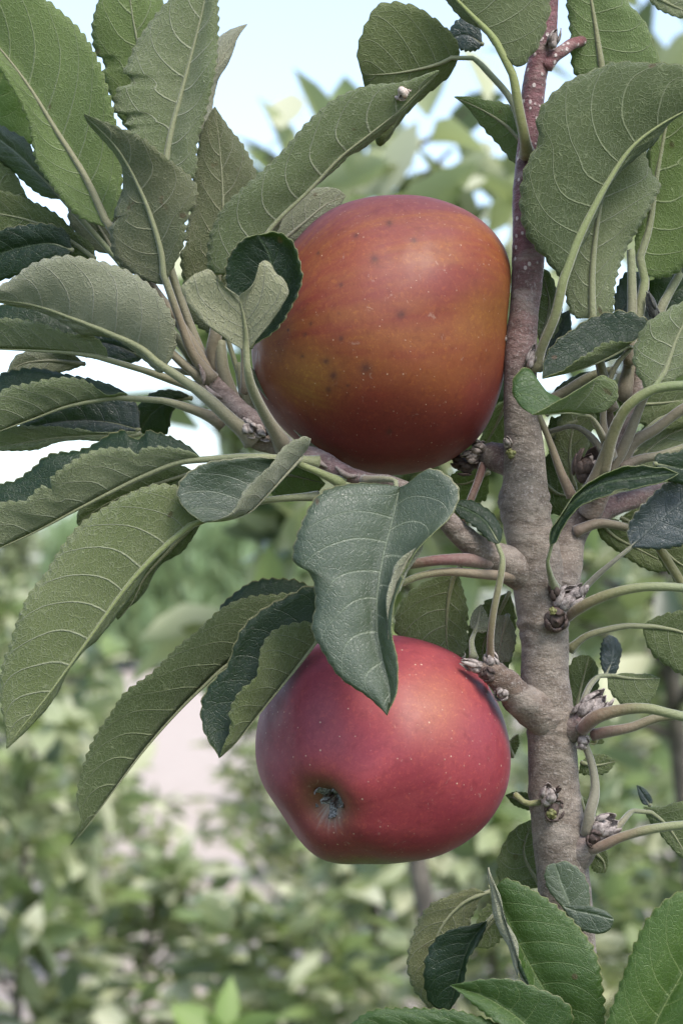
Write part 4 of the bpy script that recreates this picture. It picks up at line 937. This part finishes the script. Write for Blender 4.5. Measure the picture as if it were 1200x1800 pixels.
def make_apple(name, label, cxy, dz, outline, axis, depthR, cal, stm, pig, mat, lobes, lobe_amp):
    """axis: unit vector (right, away, up) pointing to the calyx end.  cal/stm: (depth, sigma) of the hollows"""
    ox, oy = cxy
    pts = np.array(outline, float)
    ang = np.arctan2(-(pts[:, 1] - oy), pts[:, 0] - ox); rr = np.hypot(pts[:, 0] - ox, pts[:, 1] - oy) / 5.5
    s = np.argsort(ang); ang = ang[s]; rr = rr[s]
    A_ = np.concatenate([ang - 2 * math.pi, ang, ang + 2 * math.pi]); R_ = np.concatenate([rr, rr, rr])
    fine = np.linspace(-math.pi, math.pi, 361)
    rf = np.interp(fine, A_, R_)
    ker = np.exp(-np.linspace(-2, 2, 25) ** 2); ker /= ker.sum()
    rf[:-1] = np.convolve(np.concatenate([rf[-13:-1], rf[:-1], rf[:12]]), ker, 'valid')[:360]; rf[-1] = rf[0]
    axis = Vector(axis).normalized()
    e1 = axis.cross(Vector((0, 0, 1))); e1.normalize(); e2 = axis.cross(e1)
    c0 = W(np.array([[ox, oy, dz]]))[0]
    root = thing(name, label, "apple", tuple(c0), "ripe apples on the tree")
    nu, nv_ = 230, 330
    V = []; C = []
    for i in range(nu):
        th = math.pi * (i + .5) / nu
        for j in range(nv_):
            ph = 2 * math.pi * j / nv_
            dr = axis * math.cos(th) + e1 * (math.sin(th) * math.cos(ph)) + e2 * (math.sin(th) * math.sin(ph))
            inpl = math.hypot(dr.x, dr.z)
            a = math.atan2(dr.z, dr.x)
            r_out = float(np.interp(a, fine, rf))
            w = inpl ** 2
            r = depthR * (1 - w) + r_out * w
            lob = 1 + lobe_amp * math.cos(lobes * ph + .7) * math.exp(-((th - .75) / .45) ** 2) + (.028 if ox < 670 else .012) * math.cos(3 * ph + 1.2) * math.exp(-((th - 2.45) / .4) ** 2)
            lob += .012 * fbm(dr * 1.3 + Vector((ox * .01, 0, 0)), 2)
            dm = 1 - cal[0] * math.exp(-(th / cal[1]) ** 2) - stm[0] * math.exp(-((math.pi - th) / stm[1]) ** 2)
            dm += .035 * math.exp(-((th - cal[1] * 2.0) / .22) ** 2) * (cal[0] > .05)
            if ox < 670:      # the far shoulder beyond the stalk hollow, and the fold in front of it
                lob += .060 * math.exp(-((dr - Vector((.85, .30, .43))).length / .34) ** 2)
                lob -= .055 * math.exp(-((dr - Vector((.93, .02, .30))).length / .15) ** 2)
                lob += .035 * math.exp(-((dr - Vector((.95, -.12, -.10))).length / .38) ** 2)
            r *= lob * dm
            p = dr * (r / 1000)
            V.append(c0 + p.x * RGT + p.y * FWD + p.z * UPV)
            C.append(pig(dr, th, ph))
    V = np.array(V); C = np.array(C)
    V = np.vstack([V, V[:nv_].mean(0), V[-nv_:].mean(0)]); C = np.vstack([C, C[:nv_].mean(0), C[-nv_:].mean(0)])
    i, j = np.meshgrid(np.arange(nu - 1), np.arange(nv_), indexing='ij')
    j2 = (j + 1) % nv_
    F = np.stack([i * nv_ + j, (i + 1) * nv_ + j, (i + 1) * nv_ + j2, i * nv_ + j2], -1).reshape(-1, 4)
    jj = np.arange(0, nv_, 2); t0 = nu * nv_
    F = np.vstack([F, np.stack([np.full_like(jj, t0), jj, jj + 1, (jj + 2) % nv_], -1), np.stack([np.full_like(jj, t0 + 1), (nu - 1) * nv_ + (jj + 2) % nv_, (nu - 1) * nv_ + jj + 1, (nu - 1) * nv_ + jj], -1)])
    me = mesh_np("fruit", V, F, mats=[mat], col=C)
    link("fruit", me, root)
    cpos = V[t0]; spos = V[t0 + 1]
    ax3 = axis.x * RGT + axis.y * FWD + axis.z * UPV
    return root, cpos, spos, ax3, (e1, e2)

def lerp3(a, b, t):
    t = max(0, min(1, t)); return tuple(a[k] * (1 - t) + b[k] * t for k in range(3))
def sst(a, b, x):
    t = max(0, min(1, (x - a) / (b - a))); return t * t * (3 - 2 * t)

BRUISES = [((x - 665) / 238, (590 - y) / 238, r) for x, y, r in ((680, 415, .022), (700, 572, .026), (640, 662, .034), (572, 650, .022), (585, 674, .028), (598, 612, .016), (577, 696, .018), (655, 478, .026), (624, 434, .016), (720, 448, .016), (598, 520, .016), (530, 640, .013), (545, 585, .012), (680, 762, .016), (555, 455, .014), (610, 690, .012), (535, 603, .012))]
def pig_upper(dr, th, ph):
    st = mnoise.noise(Vector((math.cos(ph) * 9, math.sin(ph) * 9, th * .8))) * .6 + mnoise.noise(Vector((math.cos(ph) * 24, math.sin(ph) * 24, th * 2.2 + 4))) * .4 + mnoise.noise(Vector((math.cos(ph) * 70, math.sin(ph) * 70, th * 6 + 4))) * .4
    big = fbm(dr * 1.7 + Vector((3, 1, 8)), 4)
    c = lerp3((.195, .060, .013), (.150, .022, .012), sst(-.8, .9, st * .8 + big * 1.3))
    # golden patches, crimson flush round the stem end and lower flank, there deepened by painted shade, sky sheen painted on the crown
    g = math.exp(-((dr.x + .50) ** 2 + (dr.z + .42) ** 2) / .05) + .38 * math.exp(-((dr.x - .80) ** 2 + (dr.z - .12) ** 2) / .05)
    c = lerp3(c, (.235, .125, .016), g * (.70 + .3 * st))
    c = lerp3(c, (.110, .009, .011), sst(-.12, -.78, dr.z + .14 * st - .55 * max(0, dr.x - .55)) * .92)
    c = lerp3(c, (.20, .045, .035), math.exp(-((dr.x - .05) ** 2 + (dr.z - .25) ** 2) / .12) * .35)
    c = lerp3(c, (.12, .032, .042), sst(.55, .95, dr.z + .1 * st) * .8)
    c = lerp3(c, (.12, .075, .032), math.exp(-((math.pi - th) / .30) ** 4) * (.7 + .3 * math.sin(ph * 40 + 3 * st)))
    if dr.y < 0:
        for sx, sy, sr in BRUISES:
            q = ((dr.x - sx) ** 2 + (dr.z - sy) ** 2) / sr ** 2
            if q < 6:
                c = lerp3(c, (.050, .014, .011), .72 * math.exp(-q) + .14 * math.exp(-q * .25))
    return c
def pig_lower(dr, th, ph):
    st = mnoise.noise(Vector((math.cos(ph) * 8, math.sin(ph) * 8, th * .8 + 2))) * .6 + mnoise.noise(Vector((math.cos(ph) * 26, math.sin(ph) * 26, th * 2 + 4))) * .4
    big = fbm(dr * 1.9 + Vector((5, 1, 2)), 4)
    c = lerp3((.245, .034, .044), (.200, .021, .034), sst(-.6, .6, st * .6 + big * 1.2))
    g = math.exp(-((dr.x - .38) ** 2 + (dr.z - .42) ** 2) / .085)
    c = lerp3(c, (.29, .095, .052), g * .72)  # orange patch of the skin, with the soft highlight partly painted in
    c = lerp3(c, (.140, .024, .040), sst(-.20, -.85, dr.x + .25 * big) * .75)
    c = lerp3(c, (.20, .038, .055), math.exp(-((dr.x - .85) ** 2 + (dr.z - .25) ** 2) / .05) * .5)
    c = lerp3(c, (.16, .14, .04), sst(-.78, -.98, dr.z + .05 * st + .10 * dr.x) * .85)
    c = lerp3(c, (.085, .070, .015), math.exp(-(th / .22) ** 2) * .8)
    # pale scurf spreading from the calyx towards the lower side
    sc_ = mnoise.noise(Vector((math.cos(ph) * 7, math.sin(ph) * 7, 3))) + .5 * mnoise.noise(Vector((math.cos(ph) * 22, math.sin(ph) * 22, 3)))
    low = max(0, math.cos(math.atan2(dr.z + .335, dr.x + .455) + 1.35)) ** 2
    c = lerp3(c, (.30, .29, .26), sst(.11 + .13 * low * (1 + 1.3 * sc_), .05, th) * .5 if low > .05 else 0)
    return c
AM_U = apple_mat("apple_skin_russet_red", .50, 560, .57, .0)
AM_L = apple_mat("apple_skin_crimson", .75, 470, .56, .03)
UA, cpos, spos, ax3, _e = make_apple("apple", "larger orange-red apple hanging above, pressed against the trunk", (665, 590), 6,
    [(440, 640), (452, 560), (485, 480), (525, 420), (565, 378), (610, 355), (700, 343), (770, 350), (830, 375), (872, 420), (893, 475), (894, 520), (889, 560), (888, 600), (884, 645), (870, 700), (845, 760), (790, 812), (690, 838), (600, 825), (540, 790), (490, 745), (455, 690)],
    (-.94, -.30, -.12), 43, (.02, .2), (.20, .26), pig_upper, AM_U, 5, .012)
# stalk in its hollow
a_ = spos + ax3 * .004; b_ = W(np.array([[897, 622, 8.]]))[0]; m_ = (a_ + b_) / 2 + np.array([.004, .002, .006])
cv = catmull_world(np.array([a_, m_, b_]), 8)
link("fruit_stalk", tube_world("fruit_stalk", cv, np.full(len(cv), .0014), STALK, 8, np.repeat([[.16, .10, .06]], len(cv), 0)), UA)
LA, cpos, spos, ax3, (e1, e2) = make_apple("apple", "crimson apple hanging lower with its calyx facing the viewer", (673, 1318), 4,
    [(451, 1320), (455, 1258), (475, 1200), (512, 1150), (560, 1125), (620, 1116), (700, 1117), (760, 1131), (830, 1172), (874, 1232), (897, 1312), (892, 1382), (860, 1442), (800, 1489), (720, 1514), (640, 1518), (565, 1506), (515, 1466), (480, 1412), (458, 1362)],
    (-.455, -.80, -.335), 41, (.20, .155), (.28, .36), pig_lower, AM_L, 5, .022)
a_ = spos + ax3 * .003; b_ = W(np.array([[880, 1205, -2.]]))[0]; m_ = (a_ + b_) / 2 + np.array([0, .006, .01])
cv = catmull_world(np.array([a_, m_, b_]), 8)
link("fruit_stalk", tube_world("fruit_stalk", cv, np.full(len(cv), .0013), STALK, 8, np.repeat([[.16, .10, .06]], len(cv), 0)), LA)
# calyx: five dry sepals and stamens
SEP = simple_mat("dry_sepal", (.13, .12, .11), .8, 1500, .8, .0004, (.30, .30, .29))
calx = []
E1 = e1.x * RGT + e1.y * FWD + e1.z * UPV; E2 = e2.x * RGT + e2.y * FWD + e2.z * UPV
for k in range(5):
    a0 = k * 2 * math.pi / 5 + .4
    V = []; F = []
    for i in range(7):
        u = i / 6
        for j in range(5):
            v = (j - 2) / 2
            wd = 2.5 * (1 - u) ** .7 * v
            rad = 1.3 + 4.0 * math.sin(u * 2.2)
            hgt = 1.5 + 4.2 * u - .5 * v * v + ((k * 2) % 3) * .8 * u + .25 * math.sin(9 * u + 4 * v)
            rdir = E1 * math.cos(a0) + E2 * math.sin(a0); tdir = -E1 * math.sin(a0) + E2 * math.cos(a0)
            V.append(cpos + (rdir * rad + tdir * wd + ax3 * hgt) / 1000)
    for i in range(6):
        for j in range(4):
            F.append((i * 5 + j, i * 5 + j + 1, (i + 1) * 5 + j + 1, (i + 1) * 5 + j))
    o = link("sepal", mesh_np("sepal", np.array(V), np.array(F), mats=[SEP]), LA)
    o.modifiers.new("thickness", 'SOLIDIFY').thickness = .0003
for k in range(14):
    lr = random.Random(k + 60)
    a0 = lr.random() * 6.28
    rdir = E1 * math.cos(a0) + E2 * math.sin(a0)
    p0 = cpos + rdir * .0006 + ax3 * .0004; p1 = cpos + rdir * (.0012 + .0012 * lr.random()) + ax3 * .0026; p2 = p1 + (E1 * lr.uniform(-1, 1) + E2 * lr.uniform(-1, 1)) * .0012 + ax3 * .0012
    cv = catmull_world(np.array([p0, p1, p2]), 4)
    link("stamen", tube_world("stamen", cv, np.full(len(cv), .00016), BUD_DARK, 6), LA)

# ------------------------------------------------------------------ snail on the diagonal leaf
SN = thing("snail", "tiny pale ribbed snail stuck to the tip of the long diagonal leaf", "snail", tuple(W(np.array([[712, 163, -17.]]))[0]))
cS = W(np.array([[709, 163, -17.5]]))[0]
V = []; F = []
n = 150; seg = 14
pts = []
for i in range(n):
    t = i / (n - 1)
    a = t * 2 * math.pi * 3.4
    grow = .10 + .90 * t ** 1.5
    rr = 1.25 * grow
    z = 3.0 * (1 - t) ** 1.05 - .6
    tubr = 1.05 * grow * (1 + .07 * math.cos(a * 15))
    cx = rr * math.cos(a); cy = rr * math.sin(a)
    for j in range(seg):
        b = 2 * math.pi * j / seg
        rad_ = rr + tubr * math.cos(b); zz = z + tubr * 1.1 * math.sin(b)
        p = Vector((rad_ * math.cos(a), rad_ * math.sin(a), zz)) * 1.12
        # spire points right and slightly up
        w_ = p.z * (RGT * .93 + UPV * .33) + p.x * (UPV * .93 - RGT * .33) + p.y * FWD
        V.append(cS + w_ / 1000)
for i in range(n - 1):
    for j in range(seg):
        F.append((i * seg + j, i * seg + (j + 1) % seg, (i + 1) * seg + (j + 1) % seg, (i + 1) * seg + j))
link("shell", mesh_np("shell", np.array(V), np.array(F), mats=[SHELL]), SN)
foot = tube_mesh("foot", [(694, 170, -15), (702, 173, -15.6), (712, 168, -15.6), (716, 158, -15)], [.4, .9, .9, .4], BUD, 8)
link("foot", foot, SN)

# ------------------------------------------------------------------ background
HOR = 900 + math.tan(PITCH) * DF * 5500
def G(px, D, z=0.0):
    """ground position seen at photo column px, D metres from the camera"""
    return np.array([(px - 600) / 5500 / DF * D, CAM[1] + D, z])

def bgleaf_mat(name, a, b, trans=.35, rough=.5):
    t = NT(name)
    tc = t.n("TexCoord").outputs["Object"]
    n1 = t.noise(tc, 9, 3)
    gi = t.n("NewGeometry")
    rnd = gi.outputs["Random Per Island"]
    c = t.mix(t.ramp(t.math('ADD', t.math('MULTIPLY', n1, .5), t.math('MULTIPLY', rnd, .5)), .25, .75), a, b)
    p = t.princ(Base_Color=c, Roughness=rough)
    tr = t.n("BsdfTranslucent"); t.set(tr.inputs[0], (.42, .50, .20))
    mx = t.n("MixShader"); mx.inputs[0].default_value = trans
    t.t.links.new(p.outputs[0], mx.inputs[1]); t.t.links.new(tr.outputs[0], mx.inputs[2])
    return t.finish(mx.outputs[0])
BGU = bgleaf_mat("orchard_leaf_upper", (.018, .034, .026), (.22, .29, .100), .34, .36)
BGD = bgleaf_mat("orchard_leaf_under", (.33, .37, .20), (.60, .60, .42), .35, .5)
BGY = bgleaf_mat("young_leaf", (.14, .22, .05), (.22, .31, .08), .36)
BGC = bgleaf_mat("crop_leaf", (.19, .29, .14), (.29, .39, .22), .35)
BGT = simple_mat("orchard_bark", (.085, .075, .06), .8, 40, .4, .004, (.15, .13, .105))
GREYD = bgleaf_mat("hazy_distant_foliage", (.20, .24, .15), (.32, .36, .22), .3)  # colour paled to paint in the haze of distance

def leafcloud(name, centers, dirs, L, Wd, mats, lrng, droop=.3):
    """leaf blades, each a keel-folded eight-face surface with both faces, real size"""
    n = len(centers)
    u = np.array([0, .25, .55, .8, 1.0]); wv = np.array([.08, .8, 1.0, .62, .02]); 
    d = dirs / np.linalg.norm(dirs, axis=1)[:, None]
    up = np.tile([0, 0, 1.0], (n, 1)) + lrng.normal(0, .55, (n, 3))
    s = np.cross(d, up); s /= np.linalg.norm(s, axis=1)[:, None] + 1e-9
    nn_ = np.cross(s, d)
    Ls = L * lrng.uniform(.65, 1.2, n); Ws = Wd * lrng.uniform(.7, 1.2, n)
    cur = lrng.uniform(.0, 1, n) * droop
    fold = lrng.uniform(.1, .7, n)
    V = np.zeros((n, 5, 3, 3))
    for i, uu in enumerate(u):
        mid = centers + d * (Ls * uu)[:, None] - nn_ * (cur * Ls * uu * uu)[:, None]
        for k, sg in enumerate((-1, 0, 1)):
            V[:, i, k] = mid + s * (sg * Ws * wv[i] * .5)[:, None] + nn_ * (abs(sg) * fold * Ws * wv[i] * .5)[:, None]
    Vv = V.reshape(-1, 3)
    F = []
    for i in range(4):
        for k in range(2):
            F.append((i * 3 + k, i * 3 + k + 1, (i + 1) * 3 + k + 1, (i + 1) * 3 + k))
    F = np.array(F)
    F = (F[None] + (np.arange(n) * 15)[:, None, None]).reshape(-1, 4)
    mi = np.repeat((lrng.random(n) < .52).astype(int), 8)
    return mesh_np(name, Vv, F, mats=mats, mat_idx=mi, smooth=True)

def bg_tree_meshes(seed, H, spread, nbr, per, L, Wd, mats, lean=0, low=.12, top=1.0):
    g = np.random.default_rng(seed)
    zz = np.linspace(0, H, 26)
    path = np.stack([.03 * H * np.sin(zz * 2 + seed) + lean * zz, .03 * H * np.cos(zz * 1.7 + seed), zz], 1)
    rt = np.interp(zz, [0, H], [.017, .004]) * (H / 1.6)
    trunk = tube_world("trunk", path, rt, BGT, 8)
    cs, ds = [], []
    bV, bF = [], []
    for b in range(nbr):
        f = low + (top - low) * (b + g.random()) / nbr
        base = np.array([np.interp(f * H, zz, path[:, k]) for k in range(3)])
        a = b * 2.4 + g.random()
        ln = spread * (1.1 - f * .75) * g.uniform(.6, 1.1)
        tip = base + np.array([math.cos(a) * ln, math.sin(a) * ln, ln * g.uniform(.1, .9)])
        m = (base + tip) / 2 + np.array([0, 0, -.03 * ln])
        cv = catmull_world(np.array([base, m, tip]), 4)
        s0 = sum(len(v) for v in bV)
        # thin three-sided twig
        r = np.linspace(.007, .002, len(cv)) * (H / 1.6)
        ring = np.stack([np.stack([cv[:, 0] + r * math.cos(q), cv[:, 1] + r * math.sin(q) * .7, cv[:, 2] + r * math.sin(q)], 1) for q in (0, 2.1, 4.2)], 1).reshape(-1, 3)
        bV.append(ring)
        for i in range(len(cv) - 1):
            for j in range(3):
                bF.append((s0 + i * 3 + j, s0 + i * 3 + (j + 1) % 3, s0 + (i + 1) * 3 + (j + 1) % 3, s0 + (i + 1) * 3 + j))
        k = g.integers(int(per * .7), int(per * 1.3) + 1)
        t = g.uniform(.15, 1.05, k)
        P = base + (tip - base) * t[:, None] + g.normal(0, .02 * H, (k, 3))
        dd = (tip - base) / (ln + 1e-6) * .5 + g.normal(0, .75, (k, 3)); dd[:, 2] += .15
        cs.append(P); ds.append(dd)
    crown = leafcloud("crown", np.vstack(cs), np.vstack(ds), L, Wd, mats, g)
    limbs = mesh_np("limbs", np.vstack(bV), np.array(bF), mats=[BGT])
    return trunk, crown, limbs

variants = [bg_tree_meshes(s, 1.6, .50, 27, 18, .145, .064, [BGU, BGD]) for s in (3, 5, 8)]
spots = [  # column, distance, height, label
    (70, 4.4, 1.12, "blurred young orchard tree nearest the lower left corner"),
    (270, 5.0, .72, "low blurred orchard tree left of the lower apple, near the bottom"),
    (470, 4.2, .74, "low blurred orchard tree below the lower apple's left side"),
    (640, 5.3, .93, "blurred orchard tree straight below the lower apple"),
    (830, 4.7, .86, "blurred orchard tree between lower apple and trunk foot"),
    (1060, 5.2, 1.08, "blurred orchard tree right of the trunk foot"),
    (1190, 4.0, .95, "blurred orchard tree in the lower right corner"),
    (-20, 7.2, 1.26, "blurred orchard tree at the left edge in the second row"),
    (110, 8.2, 1.06, "blurred orchard tree left of the sandy path, second row"),
    (570, 8.2, .92, "blurred orchard tree right of the sandy path, second row"),
    (740, 8.8, 1.15, "blurred orchard tree behind the lower apple, second row"),
    (930, 7.8, 1.18, "blurred orchard tree behind the trunk, second row"),
    (1120, 8.8, 1.30, "blurred orchard tree at the right edge in the second row"),
    (30, 12.5, 1.35, "blurred distant orchard tree at the left edge, third row"),
    (135, 15, 1.22, "small distant orchard tree on the left border of the path"),
    (185, 10, .88, "blurred orchard tree just left of the sandy path"),
    (475, 11, .92, "blurred orchard tree just right of the sandy path"),
    (560, 15, 1.0, "distant orchard tree on the right border of the path"),
    (700, 14, 1.2, "distant orchard tree hidden mostly by the apples"),
    (880, 13, 1.15, "distant orchard tree just left of the trunk"),
    (1090, 13, 1.3, "distant orchard tree seen right of the trunk"),
    (1190, 17, 1.8, "distant orchard tree farthest to the right"),
]
for k, (px, D, h, lab) in enumerate(spots):
    tr, cr, lb = variants[k % 3]
    loc = G(px, D)
    o = thing("orchard_tree", lab, "tree", tuple(loc), "young trees of the orchard behind")
    s = h / 1.6
    for nm, mesh_ in (("trunk", tr), ("crown", cr), ("limbs", lb)):
        c = bpy.data.objects.new(nm, mesh_); COL.objects.link(c); c.parent = o
    o.scale = (max(s, .75), max(s, .75), s)
    o.rotation_euler = (0, 0, k * 1.3)

# the taller tree standing a little behind the apples
tr, cr, lb = bg_tree_meshes(21, 1.78, .42, 40, 11, .12, .052, [BGU, BGD], -.12, .68, 1.0)
o = thing("orchard_tree", "taller blurred apple tree whose crown shows above the upper apple", "tree", tuple(G(985, 2.7)), "taller trees of the row behind")
for nm, mesh_ in (("trunk", tr), ("crown", cr), ("limbs", lb)):
    c = bpy.data.objects.new(nm, mesh_); COL.objects.link(c); c.parent = o
tr, cr, lb = bg_tree_meshes(33, 1.95, .34, 24, 9, .12, .055, [BGU, BGD], 0, .55, 1.0)
o = thing("orchard_tree", "taller blurred apple tree at the right edge behind the leaves", "tree", tuple(G(1230, 3.0)), "taller trees of the row behind")
for nm, mesh_ in (("trunk", tr), ("crown", cr), ("limbs", lb)):
    c = bpy.data.objects.new(nm, mesh_); COL.objects.link(c); c.parent = o
# bright shoot at the bottom
sh = thing("young_shoot", "blurred bright yellow-green shoot at the bottom edge left of centre", "plant", tuple(G(385, 2.3, .0)))
bz = 1.30 - (1830 - HOR) / 5500 / DF * 2.3
b0 = G(385, 2.3, bz)
link("stem", tube_world("stem", np.linspace(G(385, 2.3, 0), b0, 12), np.full(12, .004), BGT, 8), sh)
for (dx, dz, L_) in ((.25, 1, .085), (-.7, .6, .07), (.9, .35, .07), (-.2, .9, .05), (-1, .1, .08), (1.1, .05, .08)):
    m = leafcloud("leaf", b0[None], np.array([[dx, .2, dz]]), L_, .034, [BGY, BGY], np.random.default_rng(int(abs(dx * 50)) + 1), .2)
    link("leaf", m, sh)

# ground
def ground_mat():
    t = NT("orchard_soil")
    tc = t.n("TexCoord").outputs["Object"]
    n1 = t.noise(tc, .9, 6, .6); n2 = t.noise(tc, 14, 5, .65)
    c = t.mix(t.ramp(n2, .3, .7), (.33, .275, .245), (.47, .40, .36))
    sy = t.n("SeparateXYZ"); t.set(sy.inputs[0], tc)
    unseen_grass = t.math('MULTIPLY', t.ramp(sy.outputs[1], 2.2, 3.4, 1, 0), t.ramp(t.noise(tc, 5, 4), .25, .45, .6, 1))  # dark strip out of view, added to weaken light bounced from below
    c = t.mix(unseen_grass, c, (.045, .075, .025))
    c = t.mix(t.ramp(n1, .52, .62, 0, .55), c, (.24, .28, .14))
    p = t.princ(Base_Color=c, Roughness=.92, Normal=t.bump(n2, .6, .03))
    return t.finish(p.outputs[0])
def path_mat():
    t = NT("sandy_path")
    tc = t.n("TexCoord").outputs["Object"]
    n2 = t.noise(tc, 9, 6, .65)
    c = t.mix(t.ramp(n2, .3, .7), (.42, .345, .29), (.50, .42, .36))
    p = t.princ(Base_Color=c, Roughness=.95, Normal=t.bump(n2, .5, .02))
    return t.finish(p.outputs[0])
xs = np.linspace(-600, 600, 61); ys = np.linspace(-20, 1500, 61)
GX, GY = np.meshgrid(xs, ys, indexing='ij')
V = np.stack([GX, GY, np.zeros_like(GX)], -1).reshape(-1, 3)
i, j = np.meshgrid(np.arange(60), np.arange(60), indexing='ij'); a = (i * 61 + j).ravel()
g = link("ground", mesh_np("ground", V, np.stack([a, a + 61, a + 62, a + 1], -1), mats=[ground_mat()])); g["kind"] = "structure"
V = []; F = []
for k, D in enumerate(np.linspace(6, 75, 40)):
    wob = .15 * math.sin(D * .5)
    V += [tuple(G(215, D, .004) + [wob * .5, 0, 0]), tuple(G(455, D, .004) + [-wob * .6, 0, 0])]
    if k:
        F.append((2 * k - 2, 2 * k - 1, 2 * k + 1, 2 * k))
g = link("path", mesh_np("path", np.array(V), np.array(F), mats=[path_mat()])); g["kind"] = "structure"

# tall green crop standing at the end of the path
def crop_stand():
    g = np.random.default_rng(77)
    tr, cr, lb = None, None, None
    n = 900
    cs = np.stack([g.uniform(-.8, .8, n), g.uniform(-.6, .6, n), g.uniform(.05, 2.5, n)], 1)
    ds = np.stack([g.normal(0, .3, n), g.normal(0, .3, n), np.ones(n)], 1)
    return leafcloud("foliage", cs, ds, .6, .09, [BGC, BGC], g, .25)
cm = crop_stand()
for k in range(16):
    px = 150 + k * 26
    loc = G(px, 44 + (k % 3))
    o = bpy.data.objects.new("tall_crop_clump", cm)
    COL.objects.link(o); o.location = loc; o.rotation_euler = (0, 0, k * 1.1); o.scale = (1, 1, 1.0 + .07 * math.sin(k * 1.7))
    o["label"] = "clump of tall green crop at the far end of the sandy path"
    o["category"] = "plant"; o["group"] = "tall green crop beyond the path"
# far trees along the horizon
tr, cr, lb = bg_tree_meshes(51, 4.2, 1.5, 34, 26, .40, .24, [GREYD, GREYD])
for k, (px, D, s, lab) in enumerate([(20, 60, .80, "far tree on the horizon at the left edge"), (110, 70, .72, "far tree on the horizon beside the crop stand"), (620, 62, .8, "far tree on the horizon behind the lower apple"),
                                     (760, 66, .9, "far tree on the horizon left of the trunk"), (1040, 58, 1.0, "far tree on the horizon right of the trunk"), (1150, 64, 1.1, "far tree on the horizon at the right edge")]):
    o = thing("far_tree", lab, "tree", tuple(G(px, D)), "trees along the horizon")
    for nm, mesh_ in (("trunk", tr), ("crown", cr), ("limbs", lb)):
        c = bpy.data.objects.new(nm, mesh_); COL.objects.link(c); c.parent = o
    o.scale = (s * 1.3, s * 1.3, s)
    o.rotation_euler = (0, 0, k * 2.1)
